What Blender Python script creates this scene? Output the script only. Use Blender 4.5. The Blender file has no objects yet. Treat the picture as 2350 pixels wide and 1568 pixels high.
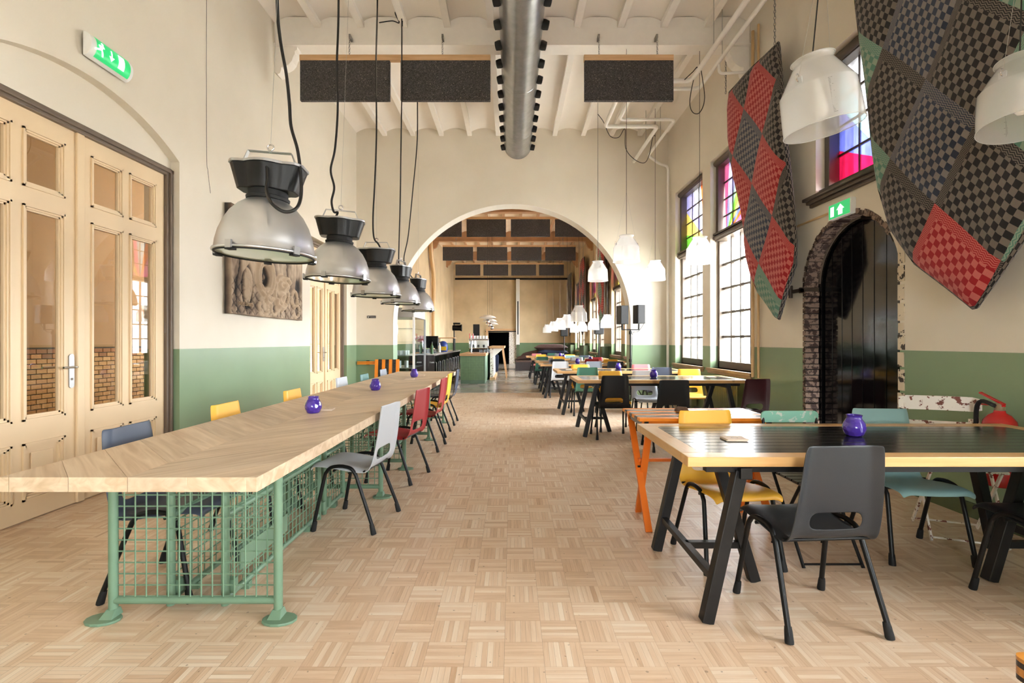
import bpy, bmesh, math, random
from mathutils import Vector, Matrix, noise
random.seed(7)
R = math.radians
scene = bpy.context.scene
C = scene.collection

# ------------------------------------------------------------------ camera
F, CX, CY, EYE = 1135.0, 1175.0, 784.0, 1.22      # focal length (px of 2350), image centre, eye height
cam = bpy.data.objects.new('camera', bpy.data.cameras.new('camera'))
cam.data.sensor_width = 36.0
cam.data.lens = 36.0 * F / 2350.0
cam.data.clip_start = 0.05
cam.location = (0, 0, EYE)
cam.rotation_euler = (R(90), 0, 0)
C.objects.link(cam)
scene.camera = cam

# ------------------------------------------------------------------ world, exposure
world = bpy.data.worlds.new('overcast_sky'); scene.world = world
world.use_nodes = True
wb = world.node_tree.nodes['Background']
wb.inputs['Color'].default_value = (.95, .98, 1.04, 1)
wb.inputs['Strength'].default_value = 14.0
scene.view_settings.view_transform = 'Standard'
scene.view_settings.look = 'None'
scene.view_settings.gamma = 1.0
scene.view_settings.use_curve_mapping = False
scene.view_settings.exposure = 1.80
scene.cycles.max_bounces = 5
scene.cycles.diffuse_bounces = 4
scene.cycles.glossy_bounces = 3
scene.cycles.transmission_bounces = 4
scene.cycles.transparent_max_bounces = 10
scene.cycles.adaptive_threshold = .03
scene.cycles.caustics_reflective = False
scene.cycles.sample_clamp_indirect = 8.0

def portal(name, loc, rot, sx, sy):
    l = bpy.data.lights.new(name, 'AREA'); l.shape = 'RECTANGLE'; l.size = sx; l.size_y = sy
    l.cycles.is_portal = True
    o = bpy.data.objects.new(name, l); o.location = loc; o.rotation_euler = rot; C.objects.link(o)

# ------------------------------------------------------------------ room measures (metres)
XL, XR, YF = -3.19, 3.20, 10.14        # left wall, right wall, arch wall (front face)
YB, YE = -3.6, 27.0                    # wall behind the viewpoint, far wall of the second room
ZC = 5.50                              # springing of the ceiling vaults
ZG = 1.148                             # top of the green dado paint
# (y0, y1, sill, head) of the openings in the right wall
WIN = [(6.62, 7.98, .80, 4.12), (8.31, 9.69, .80, 4.12), (3.85, 5.21, 2.74, 4.12),
       (.25, 1.35, .60, 2.60), (-1.55, -.35, .35, 2.60),
       (12.65, 14.0, .80, 4.12), (14.5, 15.9, .80, 4.12), (17.2, 18.6, .80, 4.12), (18.95, 20.3, .80, 4.12),
       (21.8, 23.2, .80, 4.12), (23.6, 25.0, .80, 4.12)]
for i, (a, b, c, d) in enumerate(WIN[:7]):
    portal('window_daylight', (XR + .42, (a + b) / 2, (c + d) / 2), (0, R(90), 0), d - c, b - a)
REAR = [(-.7, .7)]; RZ = (.75, 2.3)
for a, b in REAR:
    portal('window_daylight', ((a + b) / 2, YB - .32, (RZ[0] + RZ[1]) / 2), (R(90), 0, 0), b - a, RZ[1] - RZ[0])

# ------------------------------------------------------------------ colours and materials
def s2l(c):
    return tuple((v / 255 / 12.92) if v / 255 <= .04045 else ((v / 255 + .055) / 1.055) ** 2.4 for v in c)
def rgba(c): return (*s2l(c), 1.0)
M = {}
class NT:
    """small node-tree helper"""
    def __init__(s, m): s.t = m.node_tree; s.n = s.t.nodes; s.l = s.t.links
    def add(s, k, **kw):
        n = s.n.new(k)
        for a, v in kw.items(): setattr(n, a, v)
        return n
    def link(s, a, b): s.l.new(a, b)
    def math(s, op, a, b=None, c=None):
        n = s.add('ShaderNodeMath', operation=op)
        for i, v in enumerate((a, b, c)):
            if v is None: continue
            if isinstance(v, (int, float)): n.inputs[i].default_value = v
            else: s.link(v, n.inputs[i])
        return n.outputs[0]
    def mix(s, fac, a, b, blend='MIX'):
        n = s.add('ShaderNodeMix', data_type='RGBA', blend_type=blend)
        for k, v in ((0, fac), (6, a), (7, b)):
            if isinstance(v, (int, float)): n.inputs[k].default_value = v
            elif isinstance(v, tuple): n.inputs[k].default_value = v
            else: s.link(v, n.inputs[k])
        return n.outputs[2]
    def ramp(s, fac, stops):
        n = s.add('ShaderNodeValToRGB'); e = n.color_ramp.elements
        while len(e) < len(stops): e.new(.5)
        for k, (p, c) in enumerate(stops): e[k].position = p; e[k].color = c
        s.link(fac, n.inputs[0]); return n.outputs[0]
def base(name):
    m = bpy.data.materials.new(name); m.use_nodes = True; M[name] = m
    return m, NT(m), m.node_tree.nodes['Principled BSDF']
def mat(name, col, rough=.5, metal=0., var=0., scale=8., bump=0., bscale=200., spec=.5, coat=0., stretch=None):
    """plain painted / plastic / metal surface with a little tonal noise and fine relief"""
    m, t, p = base(name)
    c = rgba(col)
    p.inputs['Roughness'].default_value = rough; p.inputs['Metallic'].default_value = metal
    p.inputs['Specular IOR Level'].default_value = spec
    p.inputs['Coat Weight'].default_value = coat
    tc = t.add('ShaderNodeTexCoord')
    if var:
        nz = t.add('ShaderNodeTexNoise'); nz.inputs['Scale'].default_value = scale; nz.inputs['Detail'].default_value = 3
        src = tc.outputs['Object']
        if stretch:
            mp = t.add('ShaderNodeMapping'); mp.inputs['Scale'].default_value = stretch
            t.link(src, mp.inputs[0]); src = mp.outputs[0]
        t.link(src, nz.inputs['Vector'])
        lo = tuple(v * (1 - var) for v in c[:3]) + (1,); hi = tuple(min(1, v * (1 + var)) for v in c[:3]) + (1,)
        t.link(t.ramp(nz.outputs[0], [(.3, lo), (.7, hi)]), p.inputs['Base Color'])
    else:
        p.inputs['Base Color'].default_value = c
    if bump:
        nb = t.add('ShaderNodeTexNoise'); nb.inputs['Scale'].default_value = bscale; nb.inputs['Detail'].default_value = 3
        t.link(tc.outputs['Object'], nb.inputs['Vector'])
        b = t.add('ShaderNodeBump'); b.inputs['Strength'].default_value = bump; b.inputs['Distance'].default_value = .002
        t.link(nb.outputs[0], b.inputs['Height']); t.link(b.outputs[0], p.inputs['Normal'])
    return m
def wood(name, c1, c2, rough=.5, along='X', sc=1., knots=False, spec=.4, coat=0.):
    """grain stretched along one object axis, different on every board"""
    m, t, p = base(name)
    tc = t.add('ShaderNodeTexCoord'); oi = t.add('ShaderNodeObjectInfo')
    off = t.add('ShaderNodeCombineXYZ')
    r1 = t.math('MULTIPLY', oi.outputs['Random'], 37.); r2 = t.math('MULTIPLY', oi.outputs['Random'], 91.)
    t.link(r1, off.inputs[0]); t.link(r2, off.inputs[1]); t.link(r1, off.inputs[2])
    va = t.add('ShaderNodeVectorMath', operation='ADD')
    t.link(tc.outputs['Object'], va.inputs[0]); t.link(off.outputs[0], va.inputs[1])
    mp = t.add('ShaderNodeMapping')
    s = {'X': (1.6, 22, 22), 'Y': (22, 1.6, 22), 'Z': (22, 22, 1.6)}[along]
    mp.inputs['Scale'].default_value = tuple(v * sc for v in s); t.link(va.outputs[0], mp.inputs[0])
    nz = t.add('ShaderNodeTexNoise'); nz.inputs['Scale'].default_value = 1.3; nz.inputs['Detail'].default_value = 6
    nz.inputs['Distortion'].default_value = 1.2
    t.link(mp.outputs[0], nz.inputs['Vector'])
    col = t.ramp(nz.outputs[0], [(.28, rgba(c1)), (.68, rgba(c2))])
    tone = t.math('MULTIPLY_ADD', oi.outputs['Random'], .22, .89)
    cmb = t.add('ShaderNodeCombineColor')
    for k in range(3): t.link(tone, cmb.inputs[k])
    col = t.mix(1., col, cmb.outputs[0], 'MULTIPLY')
    if knots:
        kn = t.add('ShaderNodeTexNoise'); kn.inputs['Scale'].default_value = 5.; kn.inputs['Detail'].default_value = 1
        t.link(va.outputs[0], kn.inputs['Vector'])
        col = t.mix(t.ramp(kn.outputs[0], [(.70, (0, 0, 0, 1)), (.76, (.6, .6, .6, 1))]), col, rgba((120, 78, 44)))
    t.link(col, p.inputs['Base Color'])
    p.inputs['Roughness'].default_value = rough; p.inputs['Specular IOR Level'].default_value = spec
    p.inputs['Coat Weight'].default_value = coat; p.inputs['Coat Roughness'].default_value = .15
    b = t.add('ShaderNodeBump'); b.inputs['Strength'].default_value = .12; b.inputs['Distance'].default_value = .002
    t.link(nz.outputs[0], b.inputs['Height']); t.link(b.outputs[0], p.inputs['Normal'])
    return m
def emit(name, col, strength):
    m, t, p = base(name)
    p.inputs['Base Color'].default_value = rgba(col)
    p.inputs['Emission Color'].default_value = rgba(col); p.inputs['Emission Strength'].default_value = strength
    p.inputs['Roughness'].default_value = .3
    return m
def schlick(t):
    lw = t.add('ShaderNodeLayerWeight'); lw.inputs[0].default_value = .5
    return t.math('MULTIPLY_ADD', t.math('POWER', lw.outputs['Facing'], 5.), .96, .04)
def glass(name, tint=(1, 1, 1), gloss=1., rough=0.):
    """thin pane: clear or tinted transmission plus a Fresnel reflection"""
    m, t, p = base(name); t.n.remove(p)
    tr = t.add('ShaderNodeBsdfTransparent'); tr.inputs[0].default_value = (*tint, 1)
    gl = t.add('ShaderNodeBsdfGlossy'); gl.inputs['Roughness'].default_value = rough
    mx = t.add('ShaderNodeMixShader')
    t.link(t.math('MULTIPLY', schlick(t), gloss), mx.inputs[0])
    t.link(tr.outputs[0], mx.inputs[1]); t.link(gl.outputs[0], mx.inputs[2])
    t.link(mx.outputs[0], t.n['Material Output'].inputs[0])
    return m
def stained(name, col, clear=.75):
    """coloured streaky glass: tinted see-through plus some diffusing"""
    m, t, p = base(name); t.n.remove(p)
    tc = t.add('ShaderNodeTexCoord'); mp = t.add('ShaderNodeMapping'); mp.inputs['Scale'].default_value = (6, 14, 3)
    t.link(tc.outputs['Object'], mp.inputs[0])
    nz = t.add('ShaderNodeTexNoise'); nz.inputs['Scale'].default_value = 1.; nz.inputs['Detail'].default_value = 4
    t.link(mp.outputs[0], nz.inputs['Vector'])
    c = tuple(math.sqrt(v * .085) for v in s2l(col)); lo = tuple(v * .85 for v in c) + (1,); hi = tuple(min(1, v * 1.12) for v in c) + (1,)
    cr = t.ramp(nz.outputs[0], [(.35, lo), (.65, hi)])
    tr = t.add('ShaderNodeBsdfTransparent'); tl = t.add('ShaderNodeBsdfTranslucent')
    t.link(cr, tr.inputs[0]); t.link(cr, tl.inputs[0])
    mx = t.add('ShaderNodeMixShader'); mx.inputs[0].default_value = 1 - clear
    t.link(tr.outputs[0], mx.inputs[1]); t.link(tl.outputs[0], mx.inputs[2])
    t.link(mx.outputs[0], t.n['Material Output'].inputs[0])
    return m

CREAM, GREEN = (233, 224, 208), (136, 160, 127)
def wallpaint(name, cream, green, zg, dirt=.05):
    """two-tone wall: green dado below zg, cream above; height in metres"""
    m, t, p = base(name)
    g = t.add('ShaderNodeNewGeometry'); sx = t.add('ShaderNodeSeparateXYZ'); t.link(g.outputs['Position'], sx.inputs[0])
    nz = t.add('ShaderNodeTexNoise'); nz.inputs['Scale'].default_value = 1.1; nz.inputs['Detail'].default_value = 3
    t.link(g.outputs['Position'], nz.inputs['Vector'])
    step = t.math('GREATER_THAN', sx.outputs[2], zg)
    col = t.mix(step, rgba(green), rgba(cream))
    k = t.ramp(nz.outputs[0], [(.3, (1 - dirt * 1.6, 1 - dirt * 1.8, 1 - dirt * 2.2, 1)), (.65, (1, 1, 1, 1))])
    t.link(t.mix(1., col, k, 'MULTIPLY'), p.inputs['Base Color'])
    t.link(t.math('MULTIPLY_ADD', step, .30, .27), p.inputs['Roughness']); p.inputs['Specular IOR Level'].default_value = .45
    nb = t.add('ShaderNodeTexNoise'); nb.inputs['Scale'].default_value = 60.; nb.inputs['Detail'].default_value = 2
    t.link(g.outputs['Position'], nb.inputs['Vector'])
    b = t.add('ShaderNodeBump'); b.inputs['Strength'].default_value = .08; b.inputs['Distance'].default_value = .004
    t.link(nb.outputs[0], b.inputs['Height']); t.link(b.outputs[0], p.inputs['Normal'])
    return m
wallpaint('wall', CREAM, GREEN, ZG)
wallpaint('wall_old', (222, 198, 160), (112, 136, 98), ZG, .12)
wallpaint('wall_hall', (158, 128, 88), (158, 128, 88), ZG, .1)
mat('ceiling', (244, 236, 226), .7, var=.03, scale=1.5)
mat('ceiling_old', (222, 198, 168), .7, var=.12, scale=1.2)
mat('beam_white', (246, 240, 232), .6, var=.02)
mat('beam_old', (196, 152, 112), .6, var=.15, scale=2)
mat('arch_edge', (244, 240, 232), .6, var=.05, scale=5)
mat('door_paint', (232, 206, 168), .42, var=.03, scale=3)
mat('frame_brown', (112, 97, 82), .45, var=.05)
mat('win_dark', (80, 68, 57), .4, var=.05)
mat('win_beige', (82, 70, 58), .45, var=.06)
mat('sill_wood', (146, 122, 92), .5, var=.12, scale=6)
mat('black_gloss', (9, 9, 10), .10, var=.1, scale=3, bump=.15, bscale=14)
mat('black_metal', (11, 11, 12), .42, spec=.35)
mat('steel_dark', (44, 43, 43), .42, metal=.6, var=.15, scale=10)
mat('green_steel', (112, 142, 117), .4, var=.06, scale=9)
mat('galv', (170, 172, 174), .3, metal=.9, var=.12, scale=4, stretch=(3, 3, .6))
mat('alu', (214, 217, 222), .34, metal=.92, var=.06, scale=5)
mat('chrome', (220, 220, 222), .12, metal=1.)
mat('rubber', (20, 20, 21), .7)
mat('white_paint', (240, 236, 230), .5, var=.02)
mat('white_plastic', (244, 244, 242), .35)
mat('cable_black', (22, 22, 22), .5)
mat('wire_steel', (190, 188, 182), .35, metal=.8)
mat('chain_steel', (150, 148, 144), .4, metal=.7)
mat('orange_paint', (246, 146, 38), .4, var=.05)
mat('orange_dark', (232, 118, 34), .42, var=.05)
mat('slat_black', (34, 31, 29), .25, var=.15, scale=10)
mat('table_black', (30, 30, 31), .17, var=.15, scale=9, stretch=(1, 12, 12), spec=.6)
mat('groove_glint', (176, 172, 164), .4)  # pale colour standing in for light reflected on the board edges
mat('red_paint', (190, 22, 24), .25, coat=.4)
mat('mortar', (62, 54, 48), .8, var=.1)
mat('slab', (92, 66, 44), .8)
mat('street_paving', (210, 206, 198), .9, var=.1, scale=.8)
mat('concrete', (150, 145, 136), .22, var=.2, scale=1.6)
mat('dark_void', (10, 10, 11), .9)
mat('teal_wood', (150, 205, 188), .55, var=.1, scale=20)
mat('clay_plain', (176, 152, 126), .75, var=.15, scale=12)
mat('stone', (110, 84, 66), .85, var=.3, scale=30)
mat('card', (226, 205, 184), .6, var=.04)
mat('purple_wax', (236, 232, 226), .5)
mat('galv_plain', (176, 176, 176), .35, metal=.85)
mat('pink_petal', (226, 92, 132), .6, var=.2, scale=20)
mat('leaf_green', (70, 106, 60), .5)
mat('blue_plastic', (40, 66, 140), .4)
mat('yellow_plastic', (236, 190, 30), .4)
mat('radiator', (118, 124, 84), .4)
mat('dark_wood', (40, 28, 26), .35, var=.1)
mat('denim', (40, 48, 72), .9, var=.2, scale=40)
mat('blanket', (84, 62, 56), .95, var=.4, scale=60)
mat('panel_green', (84, 98, 68), .5, var=.05)
mat('tile_green', (126, 160, 118), .3, var=.08, scale=14)
mat('grout_green', (92, 118, 88), .8)
mat('wire_glass', (206, 226, 208), .2)
mat('bulb_glass', (250, 248, 244), .2)
for nm, col in dict(charcoal=(40, 42, 45), black=(24, 25, 27), yellow=(250, 190, 66), red=(172, 50, 56), lightgrey=(196, 200, 206),
                    teal=(134, 170, 170), slate=(70, 78, 94), maroon=(58, 16, 20), green=(62, 112, 94), pink=(214, 134, 144),
                    midgrey=(134, 140, 150), deepteal=(80, 128, 124)).items():
    mat('shell_' + nm, col, .42, bump=.25, bscale=420, spec=.45)
wood('oak', (194, 166, 134), (224, 202, 174), .45, 'X', .8)
wood('pine', (200, 150, 92), (218, 176, 120), .35, 'X', .8, True, coat=.2)
wood('batten', (212, 166, 120), (232, 194, 150), .6, 'X', .6)
wood('counter_wood', (206, 156, 108), (226, 184, 138), .45, 'X', .8)
glass('pane', (.97, .98, .97))
glass('door_pane', (.90, .86, .80), 1.6)
mat('lamp_glass', (206, 218, 202), .12, spec=.6)
glass('case_glass', (.93, .97, .96), 1.2)
glass('tumbler', (.92, .94, .95), 1.5)

def parquet_mat():
    m, t, p = base('parquet')
    uv = t.add('ShaderNodeUVMap'); at = t.add('ShaderNodeAttribute', attribute_name='tone')
    oi = t.add('ShaderNodeObjectInfo')
    mp = t.add('ShaderNodeMapping'); mp.inputs['Scale'].default_value = (6., 90., 1.)
    t.link(uv.outputs[0], mp.inputs[0])
    cx = t.add('ShaderNodeCombineXYZ'); t.link(t.math('MULTIPLY', oi.outputs['Random'], 60.), cx.inputs[2])
    va = t.add('ShaderNodeVectorMath', operation='ADD'); t.link(mp.outputs[0], va.inputs[0]); t.link(cx.outputs[0], va.inputs[1])
    nz = t.add('ShaderNodeTexNoise'); nz.inputs['Scale'].default_value = 1.; nz.inputs['Detail'].default_value = 5
    nz.inputs['Distortion'].default_value = .6
    t.link(va.outputs[0], nz.inputs['Vector'])
    v = t.math('ADD', t.math('MULTIPLY', nz.outputs[0], .55), t.math('MULTIPLY', at.outputs['Fac'], .75))
    v = t.math('ADD', v, t.math('MULTIPLY', oi.outputs['Random'], .10))
    col = t.ramp(v, [(.2, rgba((188, 152, 120))), (.6, rgba((220, 190, 160))), (1., rgba((236, 218, 196)))])
    g = t.add('ShaderNodeNewGeometry')
    sp = t.add('ShaderNodeTexNoise'); sp.inputs['Scale'].default_value = 55.; sp.inputs['Detail'].default_value = 0
    t.link(g.outputs['Position'], sp.inputs['Vector'])
    col = t.mix(t.ramp(sp.outputs[0], [(.80, (0, 0, 0, 1)), (.84, (.5, .5, .5, 1))]), col, rgba((92, 62, 42)))
    t.link(col, p.inputs['Base Color'])
    wr = t.add('ShaderNodeTexNoise'); wr.inputs['Scale'].default_value = .8; t.link(g.outputs['Position'], wr.inputs['Vector'])
    t.link(t.math('MULTIPLY_ADD', wr.outputs[0], .25, .22), p.inputs['Roughness'])
    p.inputs['Specular IOR Level'].default_value = .5
parquet_mat()

def felt_mat():
    m, t, p = base('felt')
    tc = t.add('ShaderNodeTexCoord')
    n1 = t.add('ShaderNodeTexNoise'); n1.inputs['Scale'].default_value = 90.; n1.inputs['Detail'].default_value = 4
    n2 = t.add('ShaderNodeTexNoise'); n2.inputs['Scale'].default_value = 100.; n2.inputs['Detail'].default_value = 0
    for n in (n1, n2): t.link(tc.outputs['Object'], n.inputs['Vector'])
    col = t.ramp(n1.outputs[0], [(.3, rgba((40, 38, 38))), (.7, rgba((96, 92, 92)))])
    col = t.mix(t.ramp(n2.outputs[0], [(.77, (0, 0, 0, 1)), (.79, (.7, .7, .7, 1))]), col, rgba((180, 170, 155)))
    t.link(col, p.inputs['Base Color']); p.inputs['Roughness'].default_value = .95
    b = t.add('ShaderNodeBump'); b.inputs['Strength'].default_value = .5; b.inputs['Distance'].default_value = .004
    t.link(n1.outputs[0], b.inputs['Height']); t.link(b.outputs[0], p.inputs['Normal'])
felt_mat()

def quilt_mat(name, dark, light, n=13):
    """woven check: n x n squares in a patch with a striped border on two sides (UV of the patch)"""
    m, t, p = base(name)
    uv = t.add('ShaderNodeUVMap'); sx = t.add('ShaderNodeSeparateXYZ'); t.link(uv.outputs[0], sx.inputs[0])
    a, b = sx.outputs[0], sx.outputs[1]
    ck = t.add('ShaderNodeTexChecker'); ck.inputs['Scale'].default_value = n
    t.link(uv.outputs[0], ck.inputs['Vector'])
    chk = ck.outputs['Fac']
    sa = t.math('LESS_THAN', t.math('FRACT', t.math('MULTIPLY', t.math('ADD', a, t.math('MULTIPLY', t.math('PINGPONG', b, .04), .5)), 42.)), .5)
    sb = t.math('LESS_THAN', t.math('FRACT', t.math('MULTIPLY', t.math('ADD', b, t.math('MULTIPLY', t.math('PINGPONG', a, .04), .5)), 42.)), .5)
    ina = t.math('LESS_THAN', a, .12); inb = t.math('LESS_THAN', b, .12)
    f = t.add('ShaderNodeMix', data_type='FLOAT')
    t.link(ina, f.inputs[0]); t.link(chk, f.inputs[2]); t.link(sa, f.inputs[3])
    f2 = t.add('ShaderNodeMix', data_type='FLOAT')
    t.link(inb, f2.inputs[0]); t.link(f.outputs[0], f2.inputs[2]); t.link(sb, f2.inputs[3])
    tc = t.add('ShaderNodeTexCoord'); nz = t.add('ShaderNodeTexNoise'); nz.inputs['Scale'].default_value = 300.
    t.link(tc.outputs['Object'], nz.inputs['Vector'])
    col = t.mix(f2.outputs[0], rgba(light), rgba(dark))
    col = t.mix(.35, col, t.mix(1., col, nz.outputs[1], 'OVERLAY'))
    t.link(col, p.inputs['Base Color']); p.inputs['Roughness'].default_value = .95
    p.inputs['Specular IOR Level'].default_value = .1
    p.inputs['Sheen Weight'].default_value = .2
    bm = t.add('ShaderNodeBump'); bm.inputs['Strength'].default_value = .4; bm.inputs['Distance'].default_value = .003
    t.link(f2.outputs[0], bm.inputs['Height']); t.link(bm.outputs[0], p.inputs['Normal'])
quilt_mat('quilt_charcoal', (44, 42, 42), (116, 106, 98))
quilt_mat('quilt_navy', (56, 62, 80), (128, 122, 120))
quilt_mat('quilt_red', (158, 36, 42), (196, 104, 96))
quilt_mat('quilt_green', (92, 134, 118), (140, 158, 140))

def jar_mat():
    m, t, p = base('purple_glass')
    p.inputs['Base Color'].default_value = rgba((92, 62, 190)); p.inputs['Roughness'].default_value = .06
    p.inputs['Transmission Weight'].default_value = .35; p.inputs['Coat Weight'].default_value = .6
    tc = t.add('ShaderNodeTexCoord'); v = t.add('ShaderNodeTexVoronoi'); v.inputs['Scale'].default_value = 42.
    t.link(tc.outputs['Object'], v.inputs['Vector'])
    b = t.add('ShaderNodeBump'); b.inputs['Strength'].default_value = .8; b.inputs['Distance'].default_value = .006
    t.link(v.outputs['Distance'], b.inputs['Height']); t.link(b.outputs[0], p.inputs['Normal'])
jar_mat()
def frost_mat():
    m, t, p = base('frosted'); t.n.remove(p)
    df = t.add('ShaderNodeBsdfDiffuse'); df.inputs[0].default_value = (.93, .93, .93, 1)
    tl = t.add('ShaderNodeBsdfTranslucent'); tl.inputs[0].default_value = (.95, .95, .95, 1)
    tr = t.add('ShaderNodeBsdfTransparent'); tr.inputs[0].default_value = (1, 1, 1, 1)
    gl = t.add('ShaderNodeBsdfGlossy'); gl.inputs['Roughness'].default_value = .12
    a = t.add('ShaderNodeMixShader'); a.inputs[0].default_value = .6; t.link(df.outputs[0], a.inputs[1]); t.link(tl.outputs[0], a.inputs[2])
    b = t.add('ShaderNodeMixShader'); b.inputs[0].default_value = .40; t.link(a.outputs[0], b.inputs[1]); t.link(tr.outputs[0], b.inputs[2])
    c = t.add('ShaderNodeMixShader'); t.link(schlick(t), c.inputs[0]); t.link(b.outputs[0], c.inputs[1]); t.link(gl.outputs[0], c.inputs[2])
    t.link(c.outputs[0], t.n['Material Output'].inputs[0])
frost_mat()
def peel_mat(name, paint, under, amount=.52, scale=9.):
    m, t, p = base(name)
    tc = t.add('ShaderNodeTexCoord'); mp = t.add('ShaderNodeMapping'); mp.inputs['Scale'].default_value = (1, 1, 1)
    t.link(tc.outputs['Object'], mp.inputs[0])
    nz = t.add('ShaderNodeTexNoise'); nz.inputs['Scale'].default_value = scale; nz.inputs['Detail'].default_value = 9; nz.inputs['Roughness'].default_value = .65
    t.link(mp.outputs[0], nz.inputs['Vector'])
    f = t.ramp(nz.outputs[0], [(amount, (0, 0, 0, 1)), (amount + .02, (1, 1, 1, 1))])
    t.link(t.mix(f, rgba(paint), rgba(under)), p.inputs['Base Color']); p.inputs['Roughness'].default_value = .6
    b = t.add('ShaderNodeBump'); b.inputs['Strength'].default_value = .4; b.inputs['Distance'].default_value = .002; b.invert = True
    t.link(f, b.inputs['Height']); t.link(b.outputs[0], p.inputs['Normal'])
peel_mat('peel_white', (240, 232, 222), (120, 62, 46), .56, 22.)
peel_mat('peel_teal', (140, 200, 180), (205, 214, 204), .58, 30.)
peel_mat('peel_brick', (136, 114, 98), (62, 42, 34), .5, 16.)
peel_mat('peel_base', (222, 208, 184), (60, 50, 44), .55, 12.)
def brick_mat(name, cols):
    m, t, p = base(name)
    oi = t.add('ShaderNodeObjectInfo'); tc = t.add('ShaderNodeTexCoord')
    nz = t.add('ShaderNodeTexNoise'); nz.inputs['Scale'].default_value = 30.; t.link(tc.outputs['Object'], nz.inputs['Vector'])
    col = t.ramp(oi.outputs['Random'], [(k / (len(cols) - 1), rgba(c)) for k, c in enumerate(cols)])
    t.link(t.mix(.25, col, nz.outputs[0], 'OVERLAY'), p.inputs['Base Color']); p.inputs['Roughness'].default_value = .3
brick_mat('brick_glazed', [(186, 148, 102), (202, 168, 120), (176, 134, 88), (194, 156, 108)])
brick_mat('brick_brown', [(134, 84, 50), (150, 98, 60), (118, 74, 46)])
def relief_mat():
    m, t, p = base('relief')
    at = t.add('ShaderNodeAttribute', attribute_name='stain'); tc = t.add('ShaderNodeTexCoord')
    nz = t.add('ShaderNodeTexNoise'); nz.inputs['Scale'].default_value = 5.; nz.inputs['Detail'].default_value = 8
    t.link(tc.outputs['Object'], nz.inputs['Vector'])
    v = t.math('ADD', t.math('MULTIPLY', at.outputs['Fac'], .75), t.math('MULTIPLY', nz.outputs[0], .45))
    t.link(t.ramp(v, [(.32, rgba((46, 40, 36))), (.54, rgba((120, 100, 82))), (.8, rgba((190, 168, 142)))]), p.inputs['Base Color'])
    p.inputs['Roughness'].default_value = .7
relief_mat()

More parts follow.
